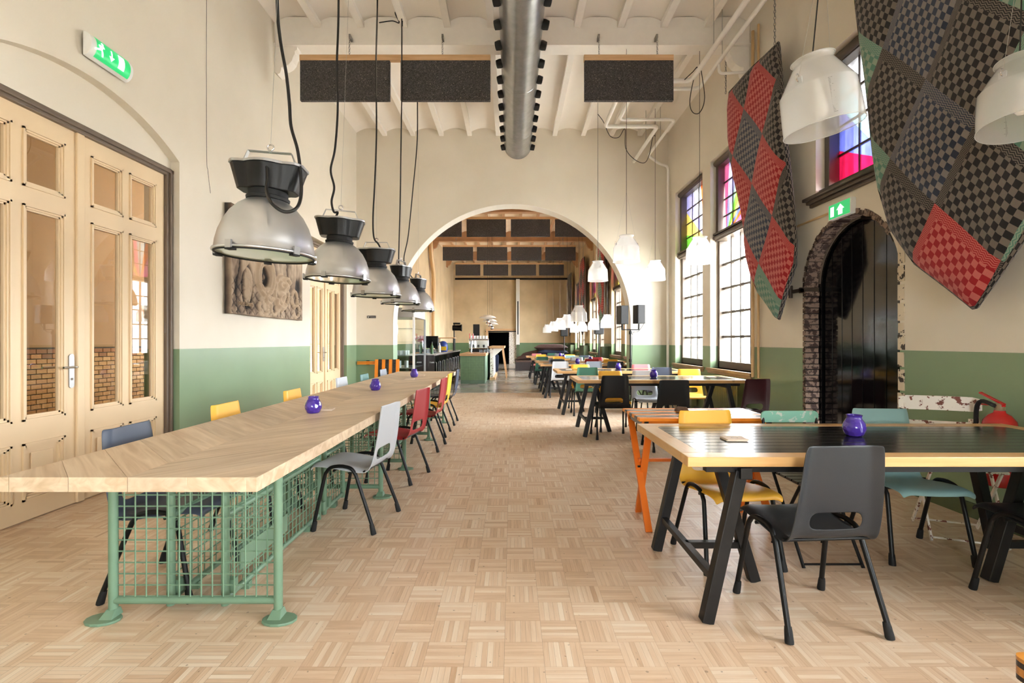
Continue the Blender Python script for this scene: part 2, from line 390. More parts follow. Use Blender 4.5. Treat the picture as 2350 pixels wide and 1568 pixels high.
# ------------------------------------------------------------------ mesh helpers
class MB:
    def __init__(s): s.v = []; s.f = []
    def quad(s, *p):
        n = len(s.v); s.v += [tuple(q) for q in p]; s.f.append(tuple(range(n, n + len(p)))); return s
    def box(s, x0, x1, y0, y1, z0, z1):
        n = len(s.v)
        s.v += [(x0, y0, z0), (x1, y0, z0), (x1, y1, z0), (x0, y1, z0), (x0, y0, z1), (x1, y0, z1), (x1, y1, z1), (x0, y1, z1)]
        s.f += [tuple(n + k for k in q) for q in ((3, 2, 1, 0), (4, 5, 6, 7), (0, 1, 5, 4), (1, 2, 6, 5), (2, 3, 7, 6), (3, 0, 4, 7))]
        return s
    def hexa(s, pts):
        """8 points, bottom loop then top loop"""
        n = len(s.v); s.v += [tuple(p) for p in pts]
        s.f += [tuple(n + k for k in q) for q in ((3, 2, 1, 0), (4, 5, 6, 7), (0, 1, 5, 4), (1, 2, 6, 5), (2, 3, 7, 6), (3, 0, 4, 7))]
        return s
    def prism(s, poly, d0, d1, axis='z'):
        """poly of 2-D points extruded from d0 to d1 along an axis; (a,b) map to the other two axes in order"""
        n = len(s.v); k = len(poly)
        def pt(a, b, d): return {'z': (a, b, d), 'y': (a, d, b), 'x': (d, a, b)}[axis]
        s.v += [pt(a, b, d0) for a, b in poly] + [pt(a, b, d1) for a, b in poly]
        s.f.append(tuple(range(n + k - 1, n - 1, -1))); s.f.append(tuple(range(n + k, n + 2 * k)))
        for i in range(k):
            j = (i + 1) % k; s.f.append((n + i, n + j, n + k + j, n + k + i))
        return s
    def tube(s, pts, r, n=8, cap=True, closed=False):
        pts = [Vector(p) for p in pts]; m = len(pts); b = len(s.v)
        rad = r if isinstance(r, (list, tuple)) else [r] * m
        up = None
        for i, p in enumerate(pts):
            if closed: d = pts[(i + 1) % m] - pts[i - 1]
            else: d = (pts[min(i + 1, m - 1)] - pts[max(i - 1, 0)])
            d.normalize()
            if up is None:
                up = Vector((0, 0, 1)) if abs(d.z) < .9 else Vector((1, 0, 0))
            u = (up - d * up.dot(d)).normalized(); w = d.cross(u); up = u
            for k in range(n):
                a = 2 * math.pi * k / n
                s.v.append(tuple(p + (u * math.cos(a) + w * math.sin(a)) * rad[i]))
        for i in range(m if closed else m - 1):
            j = (i + 1) % m
            for k in range(n):
                k2 = (k + 1) % n
                s.f.append((b + i * n + k, b + j * n + k, b + j * n + k2, b + i * n + k2))
        if cap and not closed:
            s.f.append(tuple(range(b, b + n))); s.f.append(tuple(range(b + m * n - 1, b + (m - 1) * n - 1, -1)))
        return s
    def bar(s, p0, p1, w, h=None, up=(0, 0, 1)):
        h = h or w; p0, p1 = Vector(p0), Vector(p1); d = (p1 - p0).normalized(); up = Vector(up)
        if abs(d.dot(up)) > .98: up = Vector((1, 0, 0))
        u = (up - d * up.dot(d)).normalized(); q = d.cross(u)
        c = [q * a * w / 2 + u * b * h / 2 for a, b in ((-1, -1), (1, -1), (1, 1), (-1, 1))]
        return s.hexa([p0 + k for k in c] + [p1 + k for k in c])
    def lathe(s, prof, n=24, c=(0, 0, 0), axis='z', cap=False):
        b = len(s.v); m = len(prof)
        for r, z in prof:
            for k in range(n):
                a = 2 * math.pi * k / n
                x, y = r * math.cos(a), r * math.sin(a)
                q = {'z': (x, y, z), 'x': (z, x, y), 'y': (x, z, y)}[axis]
                s.v.append((c[0] + q[0], c[1] + q[1], c[2] + q[2]))
        for i in range(m - 1):
            for k in range(n):
                k2 = (k + 1) % n
                s.f.append((b + i * n + k, b + i * n + k2, b + (i + 1) * n + k2, b + (i + 1) * n + k))
        if cap:
            s.f.append(tuple(range(b + n - 1, b - 1, -1))); s.f.append(tuple(range(b + (m - 1) * n, b + m * n)))
        return s
    def mesh(s, name, smooth=False, fix=False):
        me = bpy.data.meshes.new(name); me.from_pydata(s.v, [], s.f)
        if fix:
            bm = bmesh.new(); bm.from_mesh(me); bmesh.ops.recalc_face_normals(bm, faces=bm.faces); bm.to_mesh(me); bm.free()
        if smooth:
            me.polygons.foreach_set('use_smooth', [True] * len(me.polygons))
            if smooth != 'all':
                try: me.set_sharp_from_angle(angle=R(smooth if isinstance(smooth, (int, float)) and smooth > 1 else 40))
                except Exception: pass
        me.update(); return me
    def build(s, name, m, parent=None, smooth=False, loc=(0, 0, 0), rot=(0, 0, 0), bevel=0., fix=True):
        o = obj(name, s.mesh(name, smooth, fix), m, parent, loc, rot)
        if bevel:
            b = o.modifiers.new('bevel', 'BEVEL'); b.width = bevel; b.segments = 2; b.limit_method = 'ANGLE'; b.angle_limit = R(40)
        return o
def obj(name, me, m=None, parent=None, loc=(0, 0, 0), rot=(0, 0, 0)):
    o = bpy.data.objects.new(name, me); C.objects.link(o)
    if m is not None and not me.materials: me.materials.append(M[m] if isinstance(m, str) else m)
    o.location = loc; o.rotation_euler = rot; o.parent = parent
    return o
def own_mat(o, m):
    o.material_slots[0].link = 'OBJECT'; o.material_slots[0].material = M[m]; return o
def tag(o, label, cat, group=None):
    o['label'] = label; o['category'] = cat
    if group: o['group'] = group
    return o
def thing(name, label, cat, loc=(0, 0, 0), rz=0., group=None, rx=0., ry=0.):
    o = bpy.data.objects.new(name, None); C.objects.link(o); o.empty_display_size = .1
    o.location = loc; o.rotation_euler = (rx, ry, rz)
    return tag(o, label, cat, group)
def struct(o, label=None, cat=None):
    o['kind'] = 'structure'
    if label: o['label'] = label
    if cat: o['category'] = cat
    return o
def sempty(name, label=None, cat=None, loc=(0, 0, 0)):
    o = bpy.data.objects.new(name, None); C.objects.link(o); o.location = loc; o.empty_display_size = .1
    return struct(o, label, cat)
def kids(o): return [k for k in bpy.data.objects if k.parent is o]
def copy_tree(o, parent=None):
    c = o.copy(); C.objects.link(c)
    if parent is not None: c.parent = parent
    for k in kids(o): copy_tree(k, c)
    return c
def at(px, py, Y):  return ((px - CX) * Y / F, Y, EYE + (CY - py) * Y / F)      # pixel on the plane at depth Y
def onx(px, py, X): Y = F * X / (px - CX); return (X, Y, EYE + (CY - py) * Y / F) # pixel on the plane at X
def atz(px, py, z): Y = F * (EYE - z) / (py - CY); return ((px - CX) * Y / F, Y, z) # pixel on a level surface
def smooth_path(pts, n=8):
    """Catmull-Rom through pts"""
    P = [Vector(p) for p in pts]; P = [P[0] * 2 - P[1]] + P + [P[-1] * 2 - P[-2]]; out = []
    for i in range(1, len(P) - 2):
        for k in range(n):
            u = k / n; a, b, c, d = P[i - 1:i + 3]
            out.append(.5 * ((2 * b) + (c - a) * u + (2 * a - 5 * b + 4 * c - d) * u * u + (3 * b - a - 3 * c + d) * u ** 3))
    out.append(P[-2]); return out
def text_mesh(body, size, m, parent, loc, rot, name='lettering', depth=.001):
    cu = bpy.data.curves.new(name, 'FONT'); cu.body = body; cu.size = size; cu.extrude = depth; cu.align_x = 'CENTER'; cu.align_y = 'CENTER'
    cu.resolution_u = 2
    tmp = bpy.data.objects.new(name, cu); C.objects.link(tmp)
    dg = bpy.context.evaluated_depsgraph_get(); me = bpy.data.meshes.new_from_object(tmp.evaluated_get(dg))
    bpy.data.objects.remove(tmp); me.materials.clear()
    return obj(name, me, m, parent, loc, rot)
# =================================================================== STRUCTURE
# ---- floor: parquet blocks of seven strips, alternate blocks turned
B = .153; BX0, BY0 = -.03, 2.007; YP = 11.77
floor = struct(MB().box(-7.0, XR + .1, YB, YP, -.12, -.003).build('floor', 'slab'), 'pale oak mosaic parquet floor of square blocks in a basket pattern', 'floor')
def block_faces(rng, turn, x, y, gap=.00028, edge=.0004, sides=True):
    v, f, uv, tn = [], [], [], []
    n = 7; w = B / n; bt = rng.random()
    for k in range(n):
        a0, a1 = -B / 2 + k * w + gap, -B / 2 + (k + 1) * w - gap
        b0, b1 = -B / 2 + edge, B / 2 - edge
        tone = min(1, max(0, rng.gauss(.45, .17) + (bt - .5) * .25))
        ou, ov = rng.random() * 9, rng.random() * 9
        q = [(b0, a0), (b1, a0), (b1, a1), (b0, a1)]
        if turn: q = [(-p[1], p[0]) for p in q]
        i = len(v); v += [(x + p[0], y + p[1], 0) for p in q]; f.append((i, i + 1, i + 2, i + 3))
        uvq = [(ou + b0, ov + a0), (ou + b1, ov + a0), (ou + b1, ov + a1), (ou + b0, ov + a1)]
        uv += uvq; tn += [tone]
        if sides:
            v += [(x + p[0], y + p[1], -.003) for p in q]
            for e in range(4):
                g = (e + 1) % 4; f.append((i + e, i + 4 + e, i + 4 + g, i + g)); uv += [uvq[e], uvq[e], uvq[g], uvq[g]]; tn += [tone * .5]
    return v, f, uv, tn
def parquet_mesh(name, data):
    v, f, uv, tn = data
    me = bpy.data.meshes.new(name); me.from_pydata(v, [], f)
    u = me.uv_layers.new(name='UVMap'); u.data.foreach_set('uv', [c for p in uv for c in p])
    a = me.attributes.new('tone', 'FLOAT', 'FACE'); a.data.foreach_set('value', tn)
    me.materials.append(M['parquet']); me.update(); return me
rng = random.Random(3)
variants = [parquet_mesh('parquet_block', block_faces(rng, False, 0, 0)) for _ in range(14)]
cells = []
for j in range(int((YB - BY0) / B) - 1, int((YP - BY0) / B) + 1):
    for i in range(int((-3.3 - BX0) / B) - 1, int((XR - BX0) / B) + 1):
        x, y = BX0 + (i + .5) * B, BY0 + (j + .5) * B
        if y < YB + .1 or y > YP - .02 or x < -3.36 or x > XR + .05: continue
        cells.append((i, j, x, y))
seen = [c for c in cells if c[3] > 1.70 and abs(c[2]) < (c[3] + .08) * 1175 / F and not (c[2] < -1.0 and c[3] < 2.0)]
seen.sort(key=lambda c: c[3]); near = set((c[0], c[1]) for c in seen[:300])
big = ([], [], [], [])
for i, j, x, y in cells:
    turn = (i + j) % 2 == 0
    if (i, j) in near:
        o = obj('parquet_block', rng.choice(variants), None, floor, (x, y, 0), (0, 0, R(90) * (1 if turn else 0) + R(180) * rng.randint(0, 1)))
    else:
        v, f, uv, tn = block_faces(rng, turn, x, y, sides=False); k = len(big[0])
        big[0].extend(v); big[1].extend(tuple(q + k for q in p) for p in f); big[2].extend(uv); big[3].extend(tn)
pf = obj('parquet_blocks', parquet_mesh('parquet_blocks', big), None, floor); pf['kind'] = 'stuff'
struct(MB().box(-3.6, XR + .4, YP, YE + 3, -.12, 0).build('floor_back', 'concrete'), 'polished grey concrete floor of the second room beyond the arch', 'floor')
MB().box(-3.2, 3.2, YP - .012, YP + .012, -.002, .004).build('threshold_strip', 'galv_plain', floor)

struct(MB().box(XR + .42, 60, -40, 60, -.5, -.3).build('ground_street', 'street_paving'), 'paved street outside the windows', 'ground')
struct(MB().box(-40, XR + .42, -40, YB - .32, -.5, -.3).build('ground_yard', 'street_paving'), 'paved yard behind the viewpoint', 'ground')
# ---- walls cut into slices around their openings
def wall(name, m, u0, u1, z1, d0, d1, plane, openings, extra=()):
    """openings: (u0, u1, low(u), high(u)); plane 'x' = wall of constant X (u is Y), 'y' = constant Y (u is X)"""
    cuts = {u0, u1, *extra}
    for a, b, *_ in openings: cuts |= {max(a, u0), min(b, u1)}
    for a, b, lo, hi in openings:
        if abs(hi((a + b) / 2) - hi(a + .001)) > .01:
            n = 28
            cuts |= {(a + b) / 2 - math.cos(math.pi * k / n) * (b - a) / 2 for k in range(n + 1)}
    cuts = sorted(cuts); mb = MB()
    for a, b in zip(cuts[:-1], cuts[1:]):
        if b - a < 1e-5: continue
        mid = (a + b) / 2; e = (b - a) * 1e-4
        act = sorted([o for o in openings if o[0] < mid < o[1]], key=lambda o: o[2](mid))
        lo = lambda u: 0.
        segs = []
        for o in act: segs.append((lo, o[2])); lo = o[3]
        segs.append((lo, lambda u: z1))
        for f, g in segs:
            if g(mid) - f(mid) < 1e-4: continue
            def pt(u, d, z): return (d, u, z) if plane == 'x' else (u, d, z)
            a_, b_ = a + e, b - e
            mb.hexa([pt(a, d0, f(a_)), pt(a, d1, f(a_)), pt(b, d1, f(b_)), pt(b, d0, f(b_)),
                     pt(a, d0, g(a_)), pt(a, d1, g(a_)), pt(b, d1, g(b_)), pt(b, d0, g(b_))])
    me = mb.mesh(name, False, True)
    return struct(obj(name, me, m))
K = lambda z: (lambda u: z)
DOOR_A = (4.08, 5.42); AC, AR = 4.75, .67; ASP = 1.78
arch_top = lambda u: ASP + math.sqrt(max(0, AR * AR - (u - AC) ** 2))
ZT = ZC + .3
rw = [(a, b, K(c), K(d)) for a, b, c, d in WIN]
ops_front = [o for o in rw if o[1] < YF] + [(DOOR_A[0], DOOR_A[1], K(0.), arch_top)]
w = wall('wall_right', 'wall', YB, YF + .36, ZT, XR, XR + .40, 'x', ops_front)
w['label'] = 'cream wall over a green dado with tall windows and arched black door'; w['category'] = 'wall'
w = wall('wall_right_back', 'wall_old', YF + .36, YE, ZT, XR, XR + .40, 'x', [o for o in rw if o[0] > YF])
w['label'] = 'window wall of the second room beyond the arch'; w['category'] = 'wall'
N1 = (2.75, 4.745); N2 = (7.82, 9.55)
def niche_top(u):
    c, hw, rise, sp = (N1[0] + N1[1]) / 2, (N1[1] - N1[0]) / 2, .29, 2.94
    r = (hw * hw + rise * rise) / (2 * rise); return sp + rise - r + math.sqrt(max(0, r * r - (u - c) ** 2))
w = wall('wall_left', 'wall', YB, YF + .36, ZT, XL - .34, XL, 'x', [(N1[0], N1[1], K(0.), niche_top), (N2[0], N2[1], K(0.), K(2.90))])
w['label'] = 'plain cream wall over a green dado with two double doors'; w['category'] = 'wall'
w = wall('wall_left_back', 'wall_old', YF + .36, YE, ZT, XL - .34, XL, 'x', [])
w['label'] = 'stained cream wall behind the bar in the second room'; w['category'] = 'wall'
RA, ZA = 2.44, 1.60
w = wall('wall_arch', 'wall', XL - .34, XR + .4, ZT, YF, YF + .36, 'y', [(-RA, RA, K(0.), lambda u: ZA + math.sqrt(max(0, RA * RA - u * u)))])
w['label'] = 'cream cross wall pierced by the big round arch'; w['category'] = 'wall'
w = wall('wall_far', 'wall_old', XL - .34, XR + .4, ZT, YE, YE + .3, 'y', [(-1.30, .02, K(0.), K(1.72))])
w['label'] = 'far end wall of the second room with a dark doorway'; w['category'] = 'wall'
wall('wall_rear', 'wall', XL - .34, XR + .4, ZT, YB - .3, YB, 'y', [(a, b, K(RZ[0]), K(RZ[1])) for a, b in REAR])
# white painted reveal of the big arch
mb = MB(); n = 48; prof = [(-RA, 0)] + [(-RA * math.cos(math.pi * k / n), ZA + RA * math.sin(math.pi * k / n)) for k in range(n + 1)] + [(RA, 0)]
for (x0, z0), (x1, z1) in zip(prof[:-1], prof[1:]):
    k0 = (1 - .006 / RA); i0 = (x0 * k0, ZA + (z0 - ZA) * k0 if z0 else 0); i1 = (x1 * k0, ZA + (z1 - ZA) * k0 if z1 else 0)
    ya, yb = YF - .004, YF + .364
    mb.hexa([(x0, ya, z0), (x1, ya, z1), (i1[0], ya, i1[1]), (i0[0], ya, i0[1]), (x0, yb, z0), (x1, yb, z1), (i1[0], yb, i1[1]), (i0[0], yb, i0[1])])
wallpaint('arch_paint', (246, 242, 234), (168, 196, 166), ZG, .04)
struct(mb.build('trim_1', 'arch_paint'), 'white painted edge lining the big round arch', 'trim')
# dark room behind the far doorway
struct(MB().box(-2.2, 1.0, YE + 3.0, YE + 3.2, 0, 3).box(-2.3, -2.2, YE + .3, YE + 3.2, 0, 3).box(1.0, 1.1, YE + .3, YE + 3.2, 0, 3).box(-2.3, 1.1, YE + .3, YE + 3.2, 3, 3.1)
       .build('wall_store', 'dark_void'), 'unlit room behind the far doorway', 'wall')
# brick strip baseboards
MB().box(XR + .3, XR + .4, DOOR_A[0] - .1, DOOR_A[1] + .1, -.05, 2.6).build('lobby_wall', 'dark_void', bpy.data.objects['wall_right'])
struct(MB().box(XR - .02, XR, YB, DOOR_A[0] - .06, 0, .10).build('baseboard_right', 'panel_green'), 'low dark green skirting along the window wall', 'baseboard')
struct(MB().box(XR - .02, XR, DOOR_A[1] + .06, YF, 0, .10).build('baseboard_right_far', 'panel_green'), 'low green skirting beyond the arched door', 'baseboard')

# ---- ceilings: shallow vaults between ribs
def ceiling(name, ya, yb, m, mrib, label):
    root = sempty(name, label, 'ceiling'); nb = 11; wd = (XR - XL) / nb; seg = 8; rise = .095
    hw = wd / 2; r = (hw * hw + rise * rise) / (2 * rise)
    mb = MB()
    arc = [(-hw + wd * k / seg) for k in range(seg + 1)]
    arc = [(u, rise - r + math.sqrt(r * r - u * u)) for u in arc]
    mb.prism(arc + [(hw, .28), (-hw, .28)], ya, yb, 'y')
    me = mb.mesh('vault', 30, True)
    rb = MB().box(-.045, .045, ya, yb, -.075, .0).box(-.02, .02, ya, yb, -.0, .05).mesh('rib')
    for k in range(nb):
        obj('vault', me, m, root, (XL + wd * (k + .5), 0, ZC))
        if k: obj('rib', rb, mrib, root, (XL + wd * k, 0, ZC + .01))
    return root
ceiling('ceiling', YB, YF, 'ceiling', 'beam_white', 'off-white ceiling of shallow vaults between narrow ribs')
ceiling('ceiling_back', YF + .36, YE, 'ceiling_old', 'beam_old', 'stained vaulted ceiling of the second room')
def corbel(root, x, y, s, m):
    """scrolled bracket under a beam end; s = +1 at the left wall, -1 at the right wall"""
    prof = [(0, 0), (.30, 0), (.30, -.05), (.27, -.07), (.27, -.11), (.25, -.14), (.23, -.20), (.19, -.25), (.13, -.285), (.09, -.29), (.085, -.33),
            (.07, -.37), (.035, -.385), (0, -.36)]
    MB().prism([(x + s * a, b) for a, b in prof], y - .075, y + .075, 'y').build('corbel', m, root, loc=(0, 0, 5.20))
for ya, nm, m, lab in ((6.64, 'ceiling_beam', 'beam_white', 'broad white ceiling beam across the near room above the felt panels'),
                       (11.9, 'ceiling_beam', 'beam_old', 'first brown-stained beam seen through the top of the arch'),
                       (15.15, 'ceiling_beam', 'beam_old', 'second brown-stained beam over the nearest panel row beyond the arch'),
                       (19.55, 'ceiling_beam', 'beam_old', 'third brown-stained beam over the middle panel row beyond the arch'),
                       (23.95, 'ceiling_beam', 'beam_old', 'fourth brown-stained beam over the farthest panel row')):
    r_ = sempty(nm, lab, 'beam')
    MB().box(XL, XR, ya, ya + .17, 5.215, ZC + .08).build('web', m, r_, bevel=.006)
    MB().box(XL, XR, ya - .03, ya + .20, 5.185, 5.215).build('flange', m, r_)
    corbel(r_, XL, ya + .085, 1, m); corbel(r_, XR, ya + .085, -1, m)

# ---- windows of the right wall
for k, c in dict(pink=(255, 120, 170), magenta=(250, 50, 150), lavender=(196, 190, 250), blue=(120, 130, 235), green=(130, 220, 70), yellow=(255, 228, 110),
                 orange=(255, 120, 50), red=(235, 30, 80), white=(250, 250, 252), skyblue=(180, 235, 250), teal=(110, 210, 215), mint=(190, 245, 200)).items():
    stained('stained_' + k, c)
def clip_poly(poly, n, d):
    """keep the side n.p <= d of a convex polygon"""
    out = []
    for i, p in enumerate(poly):
        q = poly[(i + 1) % len(poly)]; a = n[0] * p[0] + n[1] * p[1] - d; b = n[0] * q[0] + n[1] * q[1] - d
        if a <= 0: out.append(p)
        if (a < 0 < b) or (b < 0 < a):
            t = a / (a - b); out.append((p[0] + (q[0] - p[0]) * t, p[1] + (q[1] - p[1]) * t))
    return out
def fan(rect, focus, angles):
    """wedges of a rectangle seen from focus between successive angles (degrees)"""
    (y0, y1, z0, z1) = rect; res = []
    for a, b in zip(angles[:-1], angles[1:]):
        poly = [(y0, z0), (y1, z0), (y1, z1), (y0, z1)]
        da, db = (math.cos(R(a)), math.sin(R(a))), (math.cos(R(b)), math.sin(R(b)))
        na = (da[1], -da[0]); nb = (-db[1], db[0])
        poly = clip_poly(poly, na, na[0] * focus[0] + na[1] * focus[1])
        if len(poly) > 2: poly = clip_poly(poly, nb, nb[0] * focus[0] + nb[1] * focus[1])
        res.append(poly if len(poly) > 2 else None)
    return res
PAL = [['skyblue', 'teal', 'skyblue', 'pink', 'skyblue', 'orange', 'white', 'lavender', 'yellow', 'green', 'skyblue'],
       ['skyblue', 'white', 'pink', 'orange', 'lavender', 'blue', 'yellow', 'mint', 'green', 'lavender', 'pink'],
       ['skyblue', 'mint', 'white', 'yellow', 'orange', 'red', 'lavender', 'skyblue', 'white', 'red', 'magenta'],
       ['orange', 'yellow', 'magenta', 'pink', 'orange', 'skyblue', 'magenta', 'yellow', 'pink', 'lavender', 'orange']]
wn = 0
def window(y0, y1, z0, z1, label, pal, focus, lower=True, panes=True, detail=True):
    """stained fan of glass above a moulded transom, clear small-paned sash below"""
    global wn; wn += 1
    r_ = sempty('window_%d' % wn, label, 'window'); XG = XR + .20; fw = .075
    zt = 2.90 if lower else z0 + .06
    MB().box(XR + .09, XR + .26, y0, y0 + fw, zt - .02, z1).box(XR + .09, XR + .26, y1 - fw, y1, zt - .02, z1).box(XR + .09, XR + .26, y0, y1, z1 - .10, z1) \
        .build('upper_frame', 'win_dark', r_, bevel=.006)
    MB().tube([(XR + .09, y0 + .005, z1 - .045), (XR + .09, y1 - .005, z1 - .045)], .045, 12).build('head_moulding', 'win_dark', r_, smooth=60)
    rect = (y0 + fw, y1 - fw, zt + .05, z1 - .10)
    if lower:
        MB().box(XR + .07, XR + .26, y0, y1, zt - .07, zt + .02).box(XR + .04, XR + .26, y0, y1, zt + .02, zt + .05).tube([(XR + .07, y0 + .004, zt - .02), (XR + .07, y1 - .004, zt - .02)], .035, 10) \
            .build('transom', 'win_dark', r_, bevel=.004)
        MB().box(XR + .12, XR + .26, y0, y0 + .06, z0, zt - .07).box(XR + .12, XR + .26, y1 - .06, y1, z0, zt - .07).box(XR + .12, XR + .26, y0, y1, z0, z0 + .11) \
            .build('sash_frame', 'win_beige', r_, bevel=.006)
        MB().box(XR - .05, XR + .26, y0 - .07, y1 + .07, z0 - .045, z0).box(XR - .03, XR, y0 - .05, y1 + .05, z0 - .085, z0 - .045).build('sill', 'sill_wood', r_, bevel=.006)
        nc, nr = 4, 5; a0, a1, b0, b1 = y0 + .06, y1 - .06, z0 + .11, zt - .07
        cw, ch = (a1 - a0) / nc, (b1 - b0) / nr
        bars = MB()
        for k in range(1, nc): bars.box(XG - .03, XG + .02, a0 + k * cw - .017, a0 + k * cw + .017, b0, b1)
        for k in range(1, nr): bars.box(XG - .028, XG + .018, a0, a1, b0 + k * ch - .017, b0 + k * ch + .017)
        bars.build('glazing_bars', 'win_beige', r_)
        if panes:
            pm = MB().box(XG - .002, XG + .002, -cw / 2 + .012, cw / 2 - .012, -ch / 2 + .012, ch / 2 - .012).mesh('pane')
            for i in range(nc):
                for j in range(nr): obj('pane', pm, 'pane', r_, (0, a0 + (i + .5) * cw, b0 + (j + .5) * ch))
        else: MB().box(XG - .002, XG + .002, a0, a1, b0, b1).build('pane', 'pane', r_)
    else:
        MB().box(XR + .03, XR + .26, y0, y1, z0, z0 + .07).build('lower_frame', 'win_dark', r_, bevel=.006)
        MB().box(XR - .09, XR + .26, y0 - .1, y1 + .1, z0 - .035, z0).box(XR - .06, XR, y0 - .08, y1 + .08, z0 - .07, z0 - .035).box(XR - .035, XR, y0 - .06, y1 + .06, z0 - .105, z0 - .07) \
            .build('sill', 'win_dark', r_, bevel=.008)
    ny = len(pal); rng = random.Random(wn * 5)
    f = (rect[0] + focus[0] * (rect[1] - rect[0]), rect[2] + focus[1] * (rect[3] - rect[2]))
    lo, hi = focus[2], focus[3]
    ang = [lo + (hi - lo) * k / ny for k in range(ny + 1)]
    for k in range(1, ny): ang[k] += rng.uniform(-.25, .25) * (hi - lo) / ny
    for p, c in zip(fan(rect, f, ang), pal):
        if p: MB().prism(p, XG - .002, XG + .002, 'x').build('stained_pane', 'stained_' + c, r_)
    lead = MB()
    nc, nr = (4, 4) if detail else (2, 3)
    for k in range(1, nc): u = rect[0] + (rect[1] - rect[0]) * k / nc; lead.box(XG - .010, XG + .008, u - .008, u + .008, rect[2], rect[3])
    for k in range(1, nr): u = rect[2] + (rect[3] - rect[2]) * k / nr; lead.box(XG - .011, XG + .009, rect[0], rect[1], u - .011, u + .011)
    lead.build('lead_bars', 'win_dark', r_)
    return r_
# y grows away from the viewer, so in the photograph the far side of each window is on the left
window(*WIN[1], 'far tall window beside the arch wall with orange and teal stained glass over clear panes', PAL[0][::-1], (.30, .12, -35, 215))
window(*WIN[0], 'tall window partly behind the red quilt, lavender and green stained glass over clear panes', ['pink', 'lavender', 'lavender', 'mint', 'green', 'yellow', 'blue', 'orange', 'pink', 'white', 'skyblue'], (.95, -.05, 86, 184))
window(*WIN[2], 'short stained glass window above the arched black door', ['red', 'red', 'blue', 'skyblue', 'white', 'lavender', 'orange', 'yellow', 'white', 'white', 'mint'], (.45, .02, -4, 184), lower=False)
def plain_window(a, b, z0, z1, label):
    global wn; wn += 1
    r_ = sempty('window_%d' % wn, label, 'window'); f = MB()
    for k in range(5): u = a + (b - a) * k / 4; f.box(XR + .12, XR + .22, u - .025, u + .025, z0, z1)
    for k in range(4): z = z0 + (z1 - z0) * k / 3; f.box(XR + .12, XR + .22, a, b, z - .025, z + .025)
    f.build('frame', 'win_beige', r_); MB().box(XR + .168, XR + .172, a, b, z0, z1).build('pane', 'pane', r_)
for k, q in enumerate(WIN[3:5]): plain_window(*q, ('wide plain window of the near right wall just outside the view', 'wide plain window beside the viewpoint', 'wide plain window behind the viewpoint')[k])
labs = ['first window beyond the arch with orange and magenta stained glass', 'second window beyond the arch with pink stained glass above clear panes',
        'third window beyond the arch between two hanging quilts', 'fourth window beyond the arch', 'fifth window beyond the arch', 'last window before the far end wall']
for k, q in enumerate(WIN[5:]):
    window(*q, labs[k], PAL[(3, 3, 0, 3, 1, 0)[k]], (.5, -.1, 0, 180), panes=False, detail=False)
for a, b in REAR:
    wn += 1; r_ = sempty('window_%d' % wn, 'large plain window behind the viewpoint', 'window')
    f = MB()
    for k in range(4): u = a + (b - a) * k / 3; f.box(u - .03, u + .03, YB - .2, YB - .1, *RZ)
    for z in (RZ[0] + .03, RZ[1] - .03): f.box(a, b, YB - .2, YB - .1, z - .03, z + .03)
    f.build('frame', 'win_beige', r_); MB().box(a, b, YB - .152, YB - .148, *RZ).build('pane', 'pane', r_)

# ---- arched black door in a broken brick reveal
dr = sempty('door_1', 'glossy black arched plank door set in bare brick', 'door')
XD = XR + .17; y0, y1 = DOOR_A
hgt = lambda u, r=AR: ASP + math.sqrt(max(0, r * r - (u - AC) ** 2))
nb = 8; inner = .60; pw = 2 * inner / nb
for k in range(nb):
    a, b = AC - inner + k * pw + .002, AC - inner + (k + 1) * pw - .002
    top = [(a + (b - a) * i / 5, hgt(a + (b - a) * i / 5, inner)) for i in range(6)]
    MB().prism([(a, .01), (b, .01)] + top[::-1], XD, XD + .04, 'x').build('plank', 'black_gloss', dr, bevel=.004)
MB().box(XD + .035, XD + .05, AC - inner, AC + inner, 0, 2.36).build('backing', 'dark_void', dr)
mb = MB(); n = 30; arc = [(AC - inner, .0)] + [(AC - inner * math.cos(math.pi * k / n), ASP + inner * math.sin(math.pi * k / n)) for k in range(n + 1)] + [(AC + inner, .0)]
out = [(AC - AR + .005, .0)] + [(AC - (AR - .005) * math.cos(math.pi * k / n), ASP + (AR - .005) * math.sin(math.pi * k / n)) for k in range(n + 1)] + [(AC + AR - .005, .0)]
for i in range(len(arc) - 1):
    p, q, s_, t_ = arc[i], arc[i + 1], out[i + 1], out[i]
    mb.hexa([(XD - .02, *p), (XD - .02, *q), (XD - .02, *s_), (XD - .02, *t_), (XD + .06, *p), (XD + .06, *q), (XD + .06, *s_), (XD + .06, *t_)])
mb.build('frame', 'black_gloss', dr)
mb = MB(); ks = range(15, 31)
for k in range(15, 29):    # riveted iron hoop round the far half of the frame
    a0, a1 = math.pi * k / 30, math.pi * (k + 1) / 30
    def pp(a, r): return (AC - r * math.cos(a), ASP + r * math.sin(a))
    p, q, s_, t_ = pp(a0, .625), pp(a1, .625), pp(a1, .655), pp(a0, .655)
    mb.hexa([(XD - .028, *p), (XD - .028, *q), (XD - .028, *s_), (XD - .028, *t_), (XD - .02, *p), (XD - .02, *q), (XD - .02, *s_), (XD - .02, *t_)])
mb.build('iron_hoop', 'frame_brown', dr)
for k in range(15, 29, 2):
    a = math.pi * (k + .5) / 30
    MB().lathe([(.001, -.008), (.006, -.006), (.008, 0)], 8, (XD - .028, AC - .64 * math.cos(a), ASP + .64 * math.sin(a)), 'x').build('rivet', 'frame_brown', dr)
